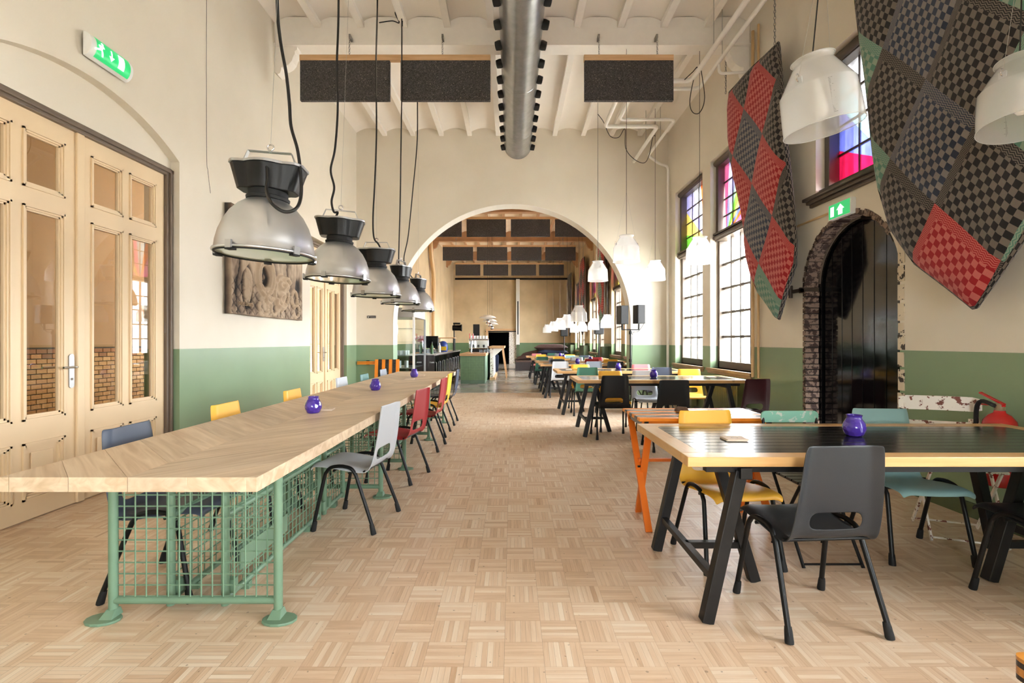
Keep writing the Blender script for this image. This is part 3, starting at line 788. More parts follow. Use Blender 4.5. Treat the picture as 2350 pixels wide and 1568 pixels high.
MB().box(XR - .05, XR + .16, 5.40, 5.43, ASP - .03, ASP + .03).box(XR - .05, XR - .01, 5.40, 5.62, ASP - .02, ASP + .02).lathe([(.022, -.07), (.022, .07)], 10, (XR - .045, 5.60, ASP), cap=True) \
    .build('hinge_strap', 'win_beige', dr)
MB().lathe([(.001, -.03), (.03, -.025), (.04, -.01), (.04, 0)], 14, (XD, AC - .52, 1.02), 'x').build('knob', 'sill_wood', dr)
# bare bricks lining the far jamb and the arch, laid one by one
brs = [MB().box(0, .155, -.05, .0, 0, .052).mesh('brick')]
rb = random.Random(5); z = 0.
while z < ASP - .02:
    o = MB().box(XR - .006, XD - .025 + rb.uniform(-.008, .004), 5.385 + rb.uniform(-.008, .004), 5.437, z + .004, z + .056).build('brick', 'peel_brick', dr, bevel=.004); z += .061
MB().box(XR - .002, XD - .02, 5.402, 5.4195, 0, ASP).build('mortar_bed', 'mortar', dr)
mb = MB()
for i in range(5, 36):
    a0, a1 = math.pi * i / 36, math.pi * (i + 1) / 36
    def pp(a, r): return (AC - r * math.cos(a), ASP + r * math.sin(a))
    p, q, s_, t_ = pp(a0, .657), pp(a1, .657), pp(a1, .6695), pp(a0, .6695); xa, xb = XR - .002, XD - .02
    mb.hexa([(xa, *p), (xa, *q), (xa, *s_), (xa, *t_), (xb, *p), (xb, *q), (xb, *s_), (xb, *t_)])
mb.build('mortar_ring', 'mortar', dr)
k = 0
for i in range(1, 36):
    a0, a1 = math.pi * (i - .45) / 36, math.pi * (i + .45) / 36; r0, r1 = .650 + rb.uniform(-.012, .004), .688 + rb.uniform(-.012, .012)
    if i < 7: continue
    def pp(a, r): return (AC - r * math.cos(a), ASP + r * math.sin(a))
    p, q, s_, t_ = pp(a0, r0), pp(a1, r0), pp(a1, r1), pp(a0, r1); xa, xb = XR - .006, XD - .026
    MB().hexa([(xa, *p), (xa, *q), (xa, *s_), (xa, *t_), (xb, *p), (xb, *q), (xb, *s_), (xb, *t_)]).build('brick', 'peel_brick', dr)
z = .0
while z < 2.05:     # ragged plaster edge along the near jamb
    h = rb.uniform(.08, .22); MB().box(XR - .005, XR + .08, 4.045 - rb.uniform(0, .02), 4.09 + rb.uniform(0, .012), z, z + h).build('plaster_edge', 'peel_base', dr); z += h + rb.uniform(0, .03)

# ---- glazed double doors of the left wall
def double_door(idx, ya, yb, label, latch_near=True):
    root = sempty('door_%d' % idx, label, 'door'); X = XL - .10; zt = 2.87
    fr = MB().box(X - .10, X + .03, ya, ya + .07, 0, zt).box(X - .10, X + .03, yb - .07, yb, 0, zt).box(X - .10, X + .031, ya + .07, yb - .07, zt - .075, zt) \
        .box(X + .0, X + .05, ya + .01, ya + .045, 0, zt - .02).box(X + .0, X + .05, yb - .045, yb - .01, 0, zt - .02).box(X + .0, X + .05, ya, yb, zt - .05, zt - .015)
    fr.build('door_frame', 'frame_brown', root, bevel=.006)
    mid = (ya + yb) / 2; zd = zt - .075
    for side, (a, b) in enumerate(((ya + .072, mid - .004), (mid + .004, yb - .072))):
        leaf = MB(); x0, x1 = X - .045, X
        st = .11; mu = .075; c = (a + b) / 2
        cols = [(a + st, c - mu / 2), (c + mu / 2, b - st)]
        rows = [(.14, .53), (.68, 2.15), (2.27, 2.67)]
        leaf.box(x0, x1, a, a + st, .008, zd).box(x0, x1, b - st, b, .008, zd).box(x0, x1, c - mu / 2, c + mu / 2, .008, zd)
        for z0_, z1_ in ((.008, .14), (.53, .68), (2.15, 2.27), (2.67, zd)):
            for p, q in ((a + st, c - mu / 2), (c + mu / 2, b - st)): leaf.box(x0, x1, p, q, z0_, z1_)
        L = leaf.build('leaf', 'door_paint', root)
        if side == 1 : MB().box(X, X + .022, a - .03, a + .035, .008, zd).build('astragal', 'door_paint', L, bevel=.006)
        for ri, (z0_, z1_) in enumerate(rows):
            for p, q in cols:
                md = MB()
                for k, (t_, xx) in enumerate(((.0, .012), (.014, .004), (.026, -.006))):
                    d = .013
                    md.box(X - .03, X + xx, p + t_, p + t_ + d, z0_ + t_, z1_ - t_).box(X - .03, X + xx, q - t_ - d, q - t_, z0_ + t_, z1_ - t_)
                    md.box(X - .03, X + xx, p + t_, q - t_, z0_ + t_, z0_ + t_ + d).box(X - .03, X + xx, p + t_, q - t_, z1_ - t_ - d, z1_ - t_)
                md.build('moulding', 'door_paint', L)
                if ri == 0:
                    MB().box(X - .04, X - .02, p + .02, q - .02, z0_ + .02, z1_ - .02).box(X - .02, X - .008, p + .075, q - .075, z0_ + .075, z1_ - .075).build('panel', 'door_paint', L, bevel=.004)
                else:
                    MB().box(X - .026, X - .022, p + .02, q - .02, z0_ + .02, z1_ - .02).build('pane', 'door_pane', L)
        if side == 0:
            hy = b - .055
            MB().prism([(hy + .022 * math.cos(t_), 1.0 + (.105 if math.sin(t_) > 0 else -.105) + .022 * math.sin(t_)) for t_ in [2 * math.pi * k / 16 for k in range(16)]], X, X + .008, 'x').build('handle_plate', 'galv_plain', L)
            MB().tube(smooth_path([(X, hy, 1.03), (X + .045, hy, 1.03), (X + .055, hy - .02, 1.03), (X + .055, hy - .12, 1.03)], 4), .008, 8).build('lever_handle', 'chrome', L, smooth=60)
            MB().tube(smooth_path([(X - .045, hy, 1.03), (X - .09, hy, 1.03), (X - .10, hy - .02, 1.03), (X - .10, hy - .12, 1.03)], 4), .008, 8).build('lever_handle', 'chrome', L, smooth=60)
            MB().lathe([(.009, -.0), (.009, .010)], 10, (X + .0, hy, .94), 'x', True).build('lock_cylinder', 'frame_brown', L)
        hy = a - .004 if side == 0 else b + .004
        for z in (.35, 1.35, 2.45): MB().lathe([(.009, -.05), (.009, .05)], 8, (X + .01, hy, z), cap=True).build('hinge', 'frame_brown', L)
    return root
double_door(2, *N1, 'large cream glazed double door with chrome lever in the arched niche')
double_door(3, *N2, 'second cream glazed double door near the arch wall')
ty = [N1[0] + (N1[1] - N1[0]) * k / 24 for k in range(25)]
struct(MB().prism([(ty[0], 2.87), (ty[-1], 2.87)] + [(u, niche_top(u) - .0) for u in reversed(ty)], XL - .30, XL - .085, 'x').build('wall_niche', 'wall'), 'plain cream tympanum under the niche arch above the double door', 'wall')
# hall behind the doors with a glazed brick dado
hall = struct(MB().box(-6.5, -6.22, 1.5, 22, 0, 4.2).build('wall_hall', 'wall_hall'), 'hall wall with yellow glazed brick dado seen through the door glass', 'wall')
struct(MB().box(-6.5, XL - .34, 1.5, 22, 4.0, 4.2).build('ceiling_hall', 'ceiling'), 'hall ceiling behind the double doors', 'ceiling')
struct(MB().box(-6.5, XL - .34, 1.2, 1.5, 0, 4.2).build('wall_hall_end', 'wall'), 'hall end wall behind the double doors', 'wall')
struct(MB().box(-6.5, XL - .34, 22, 22.3, 0, 4.2).build('wall_hall_far', 'wall'), 'far hall wall behind the double doors', 'wall')
MB().box(-6.225, -6.214, 1.5, 22, 0, 1.14).build('mortar_bed', 'mortar', hall)
bw, bh = .150, .066; bm_ = MB().box(-6.216, -6.204, .006, bw - .006, .006, bh - .006).mesh('brick'); hb = MB().box(-6.216, -6.204, .006, bw / 2 - .006, .006, bh - .006).mesh('brick')
rest = MB(); nbk = 0; lst = []
for j in range(17):
    k0 = int(1.5 / bw)
    for i in range(k0, int(22 / bw)):
        y = i * bw + (bw / 2 if j % 2 else 0); lst.append((y, j * bw * bh / bw, j))
vis = [q for q in lst if 5.9 < q[0] < 8.7]
vis = set(sorted(vis, key=lambda q: q[0])[:300])
for y, z, j in lst:
    if (y, z, j) in vis: obj('brick', bm_ , None, hall, (0, y, z)); continue
    rest.box(-6.216, -6.204, y + .006, y + bw - .006, z + .006, z + bh - .006)
for o in kids(hall):
    if o.name.startswith('brick'):
        if not o.data.materials: o.data.materials.append(M['brick_glazed'])
        own_mat(o, 'brick_brown' if (o.location.z > .99 and (o.location.z > 1.05 or int(o.location.y / bw) % 2)) else 'brick_glazed')
q = rest.build('bricks', 'brick_glazed', hall, fix=False); q['kind'] = 'stuff'
for k, y in enumerate((4.2, 9.5, 15.)):  # lamps out of view, added to light the hall behind the glass
    t_ = thing('hall_fill_lamp', ('unseen ceiling lamp added to light the hall behind the near double door', 'unseen ceiling lamp added to light the hall behind the second double door', 'unseen ceiling lamp added to light the far end of the hall')[k], 'lamp', (-4.9, y, 3.94))
    MB().lathe([(.001, -.09), (.12, -.075), (.18, -.03), (.19, .0)], 20).build('diffuser', 'white_plastic', t_, smooth=60)
    MB().lathe([(.2, .0), (.2, .055)], 20, cap=True).build('base', 'white_paint', t_, smooth=60)
    l = bpy.data.lights.new('hall_fill_light', 'AREA'); l.shape = 'DISK'; l.size = .4; l.energy = 9; l.color = (1, .90, .76)
    lo = bpy.data.objects.new('hall_fill_light', l); C.objects.link(lo); lo.parent = t_; lo.location = (0, 0, -.12)
# =================================================================== FURNITURE OF THE NEAR ROOM
# ---- long oak table: chevron boards on green steel crate panels
LT = dict(x0=-1.778, x1=-.882, y0=1.71, y1=7.78, z=.75, th=.051)
lt = thing('long_table', 'long chevron oak table on pale green wire crate legs under the metal dome lamps', 'table', (-1.33, 4.74, 0))
xc = (LT['x0'] + LT['x1']) / 2; step = .205
def chevron(side, k):
    """board k of one half: 45 degree band clipped to its half of the top; local x runs along the board"""
    a, b = (LT['x0'], xc) if side < 0 else (xc, LT['x1'])
    poly = [(a, LT['y0']), (b, LT['y0']), (b, LT['y1']), (a, LT['y1'])]
    n = (-side, 1.)          # y - side*(x - xc) = const along the board
    c0 = LT['y0'] + (k - 3) * step
    off = -side * xc
    poly = clip_poly(poly, n, c0 + step - .0006 + off)
    if len(poly) > 2: poly = clip_poly(poly, (-n[0], -n[1]), -(c0 + .0006 + off))
    if len(poly) < 3: return
    ang = R(45) * side
    cx = sum(p[0] for p in poly) / len(poly); cy = sum(p[1] for p in poly) / len(poly)
    ca, sa = math.cos(-ang), math.sin(-ang)
    loc = [((p[0] - cx) * ca - (p[1] - cy) * sa, (p[0] - cx) * sa + (p[1] - cy) * ca) for p in poly]
    MB().prism(loc, LT['z'] - LT['th'], LT['z']).build('board', 'oak', lt, loc=(cx - lt.location.x, cy - lt.location.y, 0), rot=(0, 0, ang), bevel=.0012)
for k in range(0, 34):
    chevron(-1, k); chevron(1, k)
def wire_panel(root, p0, p1, z0, z1, name='wire_mesh', r=.0033, cell=.0485):
    """grid of rods in the vertical plane through p0-p1"""
    p0, p1 = Vector(p0), Vector(p1); L = (p1 - p0).length; mb = MB(); n = max(1, round(L / cell)); m = max(1, round((z1 - z0) / cell))
    for k in range(1, n):
        q = p0 + (p1 - p0) * k / n; mb.tube([(q.x, q.y, z0), (q.x, q.y, z1)], r, 5, cap=False)
    for k in range(0, m + 1):
        z = z0 + (z1 - z0) * k / m; mb.tube([(p0.x, p0.y + .004, z), (p1.x, p1.y + .004, z)], r, 5, cap=False)
    return mb.build(name, 'green_steel', root, smooth=60, fix=False)
lx, ly = -1.33, 4.74
def L(x, y): return (x - lx, y - ly)
XA, XB = -1.765, -1.035; zt = LT['z'] - LT['th']
def end_panel(y):
    for x in (XA, XB):
        MB().tube([(*L(x, y), .03), (*L(x, y), zt)], .019, 12).build('post', 'green_steel', lt, smooth=60)
        s = 1 if x == XB else -1
        cx, cy = L(x, y)
        poly = [(cx + s * .075 * math.cos(t) + s * .02, cy - .03 + .052 * math.sin(t)) for t in [2 * math.pi * k / 14 for k in range(14)]]
        mb = MB().prism(poly, .0, .012); mb.hexa([(cx - .03, cy - .05, .01), (cx + .03, cy - .05, .01), (cx + .03, cy + .02, .01), (cx - .03, cy + .02, .01),
                                                  (cx - .02, cy - .015, .04), (cx + .02, cy - .015, .04), (cx + .02, cy + .018, .04), (cx - .02, cy + .018, .04)])
        mb.build('foot_plate', 'green_steel', lt, bevel=.003)
    MB().tube([(*L(XA, y), .075), (*L(XB, y), .075)], .016, 10).build('rail', 'green_steel', lt, smooth=60)
    MB().tube([(*L(XA, y), zt - .02), (*L(XB, y), zt - .02)], .014, 10).build('rail', 'green_steel', lt, smooth=60)
    wire_panel(lt, (*L(XA, y), 0), (*L(XB, y), 0), .09, zt - .01)
def gate(x, ya, yb, plate=False):
    for y in (ya, yb):
        MB().tube([(*L(x, y), .012), (*L(x, y), zt)], .018, 12).build('post', 'green_steel', lt, smooth=60)
        MB().box(x - lx - .012, x - lx + .03, y - ly - .02 + .03, y - ly + .02 + .03, .06, .12).build('lug', 'green_steel', lt)
    for z in (.04, .42, .60):
        MB().tube([(*L(x, ya), z), (*L(x, yb), z)], .0145, 10).build('rail', 'green_steel', lt, smooth=60)
    wire_panel(lt, (*L(x, ya), 0), (*L(x, yb), 0), .05, zt - .02)
    for y in (ya + .18, yb - .18): MB().box(x - lx - .02, x - lx + .02, y - ly - .015, y - ly + .015, 0, .035).build('glide', 'green_steel', lt)
    if plate: MB().box(x - lx - .004, x - lx + .004, ya - ly + .12, ya - ly + .62, .115, .215).build('sign_plate', 'green_steel', lt)
end_panel(2.19); end_panel(3.90); gate(-1.565, 2.27, 3.36); gate(-1.315, 2.27, 3.36, True); gate(-1.565, 3.46, 3.84); gate(-1.315, 3.46, 3.84)
end_panel(4.75); gate(-1.565, 4.83, 6.06); gate(-1.315, 4.83, 6.06); end_panel(6.15); end_panel(7.45)

# ---- trestle tables with black boards in a pine rim
def trestle_table(x0, y0, label, ln=2.18, dp=.86, detail=True):
    z, th = .73, .042; root = thing('trestle_table', label, 'table', (x0 + ln / 2, y0 + dp / 2, 0), 0, 'trestle tables along the windows')
    hx, hy, rw = ln / 2, dp / 2, .088
    MB().box(-hx, hx, -.0 - rw / 2, rw / 2, z - th, z).build('rim_board', 'pine', root, loc=(0, -hy + rw / 2, 0), bevel=.003)
    MB().box(-hx, hx, -rw / 2, rw / 2, z - th, z).build('rim_board', 'pine', root, loc=(0, hy - rw / 2, 0), bevel=.003)
    for s in (-1, 1):
        MB().box(-hy + rw, hy - rw, -rw / 2, rw / 2, z - th, z).build('rim_board', 'pine', root, loc=(s * (hx - rw / 2), 0, 0), rot=(0, 0, R(90)), bevel=.003)
    n = 9; w = (dp - 2 * rw) / n
    bm_ = MB().box(-hx + rw + .001, hx - rw - .001, -w / 2 + .0022, w / 2 - .0022, z - .022, z - .0015).mesh('board')
    for k in range(n):
        o = obj('board', bm_, 'table_black', root, (0, -hy + rw + (k + .5) * w, 0))
        b = o.modifiers.new('bevel', 'BEVEL'); b.width = .0015; b.segments = 1
    MB().box(-hx + rw, hx - rw, -hy + rw, hy - rw, z - .03, z - .006).build('groove_glint_bed', 'groove_glint', root)  # pale sheet below the gaps paints the white highlights between boards
    cr = .05
    for sx in (-1, 1):
        for sy in (-1, 1):
            cx, cy = sx * (hx - rw), sy * (hy - rw)
            poly = [(cx, cy)] + [(cx - sx * cr + sx * cr * math.sin(t), cy - sy * cr + sy * cr * math.cos(t)) for t in [R(90) * k / 6 for k in range(7)]]
            MB().prism(poly, z - .02, z - .0004).build('corner_fillet', 'pine', root)
    for s in (-1, 1):
        X = lambda d: s * (hx - d)       # distance from the table end
        tr = MB().box(min(X(.20), X(.34)), max(X(.20), X(.34)), -hy + .03, hy - .03, z - th - .012, z - th).bar((X(.26), -hy + .02, z - th - .035), (X(.26), hy - .02, z - th - .035), .05, .05).build('trestle', 'steel_dark', root, bevel=.003)
        for yy in (-.37, .37):
            MB().bar((X(.25), yy * .985, z - th - .03), (X(.10), yy, 0), .052, .052, (0, 1, 0)).build('leg', 'steel_dark', tr, bevel=.004)
        MB().bar((X(.29), .0, z - th - .03), (X(.49), .0, 0), .052, .052, (0, 1, 0)).build('leg', 'steel_dark', tr, bevel=.004)
        MB().bar((X(.14), -.37, .185), (X(.14), .37, .185), .032, .032).build('brace', 'steel_dark', tr)
        MB().bar((X(.14), 0, .185), (X(.44), 0, .185), .032, .032).build('brace', 'steel_dark', tr)
    for yy in (-1, 1):
        MB().box(-hx + .10, hx - .10, yy * (hy - .075) - .02, yy * (hy - .075) + .02, z - th - .036, z - th).build('under_rail', 'steel_dark', root)
    return root
TB = [(.745, 2.095, 'nearest trestle table, black boards in a pine rim, with one purple jar'),
      (.83, 6.26, 'trestle table below the two clear-paned windows, second from the viewer'),
      (.745, 8.16, 'third trestle table, just before the arch wall'),
      (.61, 10.58, 'fourth trestle table, first one beyond the arch'),
      (.60, 12.10, 'fifth trestle table, second one beyond the arch'),
      (.56, 13.95, 'sixth trestle table, third one beyond the arch'),
      (.48, 16.25, 'farthest trestle table near the pile of cushions')]
for k, (x, y, lab) in enumerate(TB): trestle_table(x, y, lab)

# ---- stacking chair with moulded shell and tubular legs
def shell_mesh():
    prof = [(.203, .398, .182), (.200, .420, .190), (.170, .431, .196), (.10, .431, .200), (.0, .420, .200), (-.10, .404, .199), (-.160, .400, .197), (-.195, .413, .195),
            (-.212, .452, .192), (-.221, .514, .187), (-.236, .62, .180), (-.247, .72, .172), (-.254, .785, .166), (-.256, .800, .158)]
    us = [-1, -.94, -.80, -.60, -.30, 0, .30, .60, .80, .94, 1]
    bm = bmesh.new(); g = []
    for i, (y, z, hw) in enumerate(prof):
        row = []
        back = max(0, min(1, (z - .42) / .12)) if i >= 7 else 0
        for u in us:
            e = max(0, (abs(u) - .80) / .20)
            yy = y - .024 * e * back + .012 * (1 - u * u) * -back * .6 + .006 * back
            zz = z - (.022 * e + .010 * (1 - u * u) * (1 - back)) * (1 - back)
            row.append(bm.verts.new((hw * u, yy, zz)))
        g.append(row)
    for i in range(len(prof) - 1):
        for k in range(len(us) - 1):
            if i == 8 and 3 <= k <= 6: continue
            bm.faces.new((g[i][k], g[i][k + 1], g[i + 1][k + 1], g[i + 1][k]))
    bmesh.ops.recalc_face_normals(bm, faces=bm.faces)
    me = bpy.data.meshes.new('shell'); bm.to_mesh(me); bm.free()
    o = bpy.data.objects.new('tmp', me); C.objects.link(o)
    s = o.modifiers.new('s', 'SOLIDIFY'); s.thickness = .006; s.offset = 0
    b = o.modifiers.new('b', 'SUBSURF'); b.levels = 2; b.render_levels = 2
    dg = bpy.context.evaluated_depsgraph_get(); m2 = bpy.data.meshes.new_from_object(o.evaluated_get(dg))
    bpy.data.objects.remove(o); m2.polygons.foreach_set('use_smooth', [True] * len(m2.polygons)); m2.name = 'shell'
    m2.materials.append(M['shell_black']); return m2
SHELL = shell_mesh()
def leg_mesh(s, f):
    end = (s * .215, .168, .03) if f else (s * .215, -.238, .03)
    pts = [end, (s * .197, .105 if f else -.125, .33), (s * .195, .088 if f else -.103, .378), (s * .195, .058 if f else -.075, .408), (s * .195, .012 if f else -.030, .418), (s * .195, -.010, .419)]
    return MB().tube(smooth_path(pts, 4), .0115, 10).mesh('leg', 60, True)
def foot_mesh(s, f):
    e = Vector((s * .2155, .170 if f else -.2405, .0)); t = Vector((s * .2115, .157 if f else -.224, .062))
    return MB().tube([e, e + (t - e) * .12, e + (t - e) * .75, t], [.0165, .0175, .0155, .0135], 10).mesh('rubber_foot', 60, True)
LEGS = [(leg_mesh(s, f), foot_mesh(s, f)) for s in (-1, 1) for f in (True, False)]
BARM = [MB().tube([(-.195, y, .388), (.195, y, .388)], .008, 8).mesh('support_bar', 60, True) for y in (.04, -.165)]
for me in [q for p in LEGS for q in p] + BARM: me.materials.append(M['rubber' if me.name.startswith('rubber') else 'black_metal'])
def stacking_chair(x, y, rz, color, label, group, far=False):
    """x, y: point on the floor under the top of the backrest"""
    a = R(rz); c = thing('stacking_chair', label, 'chair', (x - .255 * math.sin(a), y + .255 * math.cos(a), 0), a, group)
    own_mat(obj('shell', SHELL, None, c), 'shell_' + color)
    for lm, fm in LEGS:
        l = obj('leg', lm, None, c)
        if not far: obj('rubber_foot', fm, None, l)
    for bm_ in BARM: obj('support_bar', bm_, None, c)
    return c
def back_at(px, py):          # floor point under a backrest top (0.80 m) seen at a pixel
    Y = F * (EYE - .80) / (py - CY); return ((px - CX) * Y / F, Y)
GL = 'chairs along the long oak table'
for px, py, rz, col, lab in [
        (300, 974, -88, 'slate', 'dark slate chair at the near left of the long table'),
        (522, 924, -90, 'yellow', 'nearer yellow chair on the wall side of the long table'),
        (674, 893.5, -90, 'yellow', 'farther yellow chair on the wall side of the long table'),
        (786, 865.5, -92, 'lightgrey', 'light grey chair in front of the second double door'),
        (838, 858, -90, 'deepteal', 'teal chair on the wall side of the long table near the corner'),
        (881, 847, -90, 'midgrey', 'blue-grey chair in front of the folded striped table'),
        (893, 927, 82, 'lightgrey', 'light grey chair on the aisle side, nearest of that row'),
        (968, 892.5, 79, 'red', 'nearer red chair on the aisle side of the long table'),
        (1017, 868.3, 87, 'red', 'farther red chair on the aisle side of the long table'),
        (1031, 857.6, 89, 'yellow', 'yellow chair on the aisle side of the long table'),
        (1049, 848.6, 90, 'slate', 'dark slate chair at the far end of the aisle side')]:
    x, y = back_at(px, py); stacking_chair(x, y, rz, col, lab, GL)
GT = 'chairs around the trestle tables'
for x, y, rz, col, lab in [
        (1.335, 1.995, 4, 'charcoal', 'charcoal chair in the foreground with its back to the viewer'),
        (1.185, 3.02, 186, 'yellow', 'yellow chair across the nearest trestle table'),
        (2.315, 3.10, 176, 'teal', 'pale teal chair across the nearest table beside the purple jar'),
        (2.50, 2.02, 2, 'black', 'black chair cut off by the right edge at the nearest table')]:
    stacking_chair(x, y, rz, col, lab, GT)
for px, py, rz, col, lab in [
        (1411, 862, 2, 'black', 'black chair with a yellow seat showing through its slot at the second table'),
        (1546, 872, 3, 'black', 'black chair behind the orange striped table'),
        (1737, 870, 14, 'maroon', 'dark maroon chair near the arched door'),
        (1401, 851.5, 180, 'yellow', 'yellow chair across the second table, its seat seen behind a black chair'),
        (1478, 850.5, 180, 'lightgrey', 'light grey chair across the second table beside the purple jar'),
        (1582, 847, 176, 'yellow', 'yellow chair below the nearer clear-paned window'),
        (1518, 843.2, 2, 'slate', 'slate chair between a pink and a yellow chair'),
        (1348, 843.2, 0, 'green', 'dark green chair at the third table'),
        (1471, 836.6, 180, 'pink', 'pink chair in front of the pale green wall'),
        (1332, 836.8, 180, 'yellow', 'yellow chair behind the dark green chair')]:
    x, y = back_at(px, py); stacking_chair(x, y, rz, col, lab, GT)
GF = 'chairs at the tables beyond the arch'
for x, y, rz, col, lab in [
        (1.02, 10.42, 0, 'lightgrey', 'light grey chair with its back to us, first beyond the arch'),
        (1.73, 10.45, 0, 'midgrey', 'mid grey chair at the middle of the fourth table'),
        (2.18, 10.43, 0, 'black', 'black chair behind the speaker stand'),
        (1.08, 11.65, 180, 'charcoal', 'charcoal chair just behind the first light grey chair beyond the arch'),
        (2.32, 11.62, 180, 'yellow', 'yellow chair left of the black chair beyond the arch'),
        (1.06, 11.95, 0, 'midgrey', 'mid grey chair at the near side of the fifth table'),
        (1.93, 11.97, 0, 'red', 'red chair at the near side of the fifth table'),
        (2.24, 13.12, 180, 'red', 'red chair at the far side of the fifth table'),
        (1.72, 13.15, 180, 'lightgrey', 'light grey chair left of the two red chairs'),
        (.84, 13.78, 0, 'green', 'dark green chair at the left end of the sixth table'),
        (1.31, 13.80, 0, 'yellow', 'yellow chair next to the dark green chair of the sixth table'),
        (1.85, 13.78, 0, 'deepteal', 'teal chair at the sixth table'),
        (1.75, 15.0, 180, 'teal', 'pale teal chair at the far side of the sixth table'),
        (2.2, 15.0, 180, 'slate', 'slate chair at the far side of the sixth table'),
        (.95, 16.1, 0, 'yellow', 'yellow chair at the left end of the farthest table'),
        (1.88, 16.05, 0, 'yellow', 'yellow chair at the right of the farthest table'),
        (.86, 17.3, 180, 'pink', 'pink chair at the farthest table'),
        (1.65, 17.3, 180, 'midgrey', 'grey chair at the far side of the farthest table'),
        (1.45, 17.9, 180, 'green', 'dark green chair beyond the farthest table')]:
    stacking_chair(x, y, rz, col, lab, GF, far=True)

# ---- purple candle jars and the little cards on the tables
JAR = MB().lathe([(.001, .002), (.034, .0), (.042, .006), (.052, .03), (.0535, .045), (.049, .066), (.038, .086), (.033, .094), (.0345, .103), (.0375, .108), (.0345, .109), (.031, .098), (.034, .086), (.045, .066), (.049, .045), (.046, .03), (.036, .012), (.001, .010)], 28).mesh('glass_body', 60, True)
WAX = MB().lathe([(.001, .012), (.034, .012), (.043, .03), (.044, .04), (.001, .042)], 20).mesh('candle', 60, True)
JAR.materials.append(M['purple_glass']); WAX.materials.append(M['purple_wax'])
for x, y, z, lab in [(-1.305, 3.25, .75, 'purple glass candle jar nearest on the long oak table'), (-1.315, 4.76, .75, 'middle purple glass candle jar on the long oak table'),
                     (-1.285, 6.5, .75, 'farthest purple glass candle jar on the long oak table'), (1.782, 2.575, .73, 'large purple candle jar on the nearest trestle table'),
                     (1.92, 6.70, .73, 'purple candle jar on the second trestle table'), (1.89, 8.80, .73, 'purple candle jar on the third trestle table'),
                     (1.47, 11.1, .73, 'purple candle jar on the fourth trestle table'), (2.0, 12.6, .73, 'purple candle jar on the fifth trestle table'),
                     (1.50, 14.3, .73, 'purple candle jar on the sixth trestle table'), (1.62, 16.6, .73, 'purple candle jar on the farthest trestle table')]:
    j = thing('candle_jar', lab, 'jar', (x, y, z), x * 5, 'purple candle jars on the tables'); obj('glass_body', JAR, None, j); obj('candle', WAX, None, j)
def card(x, y, z, rz, lab, w=.105, d=.095):
    t = thing('menu_card', lab, 'card', (x, y, z), R(rz), 'beech coaster cards on the tables')
    MB().box(-w / 2, w / 2, -d / 2, d / 2, 0, .004).build('lower_tile', 'card', t); MB().box(-w / 2, w / 2, -d / 2, d / 2, 0, .004).build('upper_tile', 'card', t, loc=(.004, .003, .0045), rot=(0, 0, R(3)))
    MB().lathe([(.014, 0), (.016, 0)], 16).build('printed_ring', 'frame_brown', t, loc=(.004, .003, .0088))
x, y, z = atz(1684, 1009, .73); card(x, y, z, -4, 'pair of beech coasters on the nearest trestle table')
x, y, z = atz(747, 941, .75); card(x, y, z, 8, 'pair of beech coasters beside the nearest purple jar on the long table')
x, y, z = atz(940, 871, .75); card(x, y, z, 0, 'pair of beech coasters in front of the farthest jar on the long table')
x, y, z = atz(965, 862.2, .75); card(x, y, z, 0, 'pair of beech coasters right of the farthest jar on the long table')
card(2.72, 6.75, .73, 0, 'pair of coasters at the window end of the second trestle table'); card(.98, 8.55, .73, 0, 'pair of coasters at the left end of the third trestle table')

# ---- orange and black striped folding table
def striped_top(root, w, d, z, m1='orange_paint', m2='slat_black', n=7):
    p = d / n
    for k in range(n):
        MB().box(-w / 2, w / 2, -d / 2 + k * p + .002, -d / 2 + (k + 1) * p - .002, z - .022, z).build('slat', m2 if k % 2 else m1, root, bevel=.004)
ft = thing('folding_table', 'small folding table with orange and black slats behind the nearest trestle table', 'table', (1.275, 3.45, 0))
striped_top(ft, .90, .50, .722)
for y in (-.2, .2): MB().box(-.42, .42, y - .015, y + .015, .665, .70).build('batten', 'orange_paint', ft)
for s in (-1, 1):
    MB().box(s * .40 - .012, s * .40 + .012, -.24, .24, .655, .70).build('end_batten', 'slat_black', ft)
    MB().bar((s * .40 + .0, .21, .68), (s * .40, -.29, .0), .022, .042, (1, 0, 0)).build('leg', 'orange_dark', ft)
    MB().bar((s * .372, -.21, .68), (s * .372, .09, .0), .022, .042, (1, 0, 0)).build('leg', 'orange_dark', ft)
    MB().lathe([(.007, -.02), (.007, .045)], 8, (s * .39, -.045, .36), 'x', True).build('pivot_bolt', 'black_metal', ft)
MB().bar((-.40, -.02, .40), (.40, -.02, .40), .03, .02).build('stretcher', 'orange_dark', ft)
st = MB()
rr = random.Random(2); vs = [(rr.uniform(.85, 1.1)) for _ in range(8)]
st.hexa([(-.05 * vs[0], -.03, 0), (.05, -.028 * vs[1], 0), (.055 * vs[2], .03, 0), (-.045, .032, 0), (-.045, -.02, .028 * vs[3]), (.02, -.025, .034), (.05, .018, .026 * vs[4]), (-.03, .022, .036)])
tag(st.build('stone', 'stone', bevel=.006, loc=(1.21, 3.53, .722)), 'rough brown stone lying on the striped folding table', 'stone')
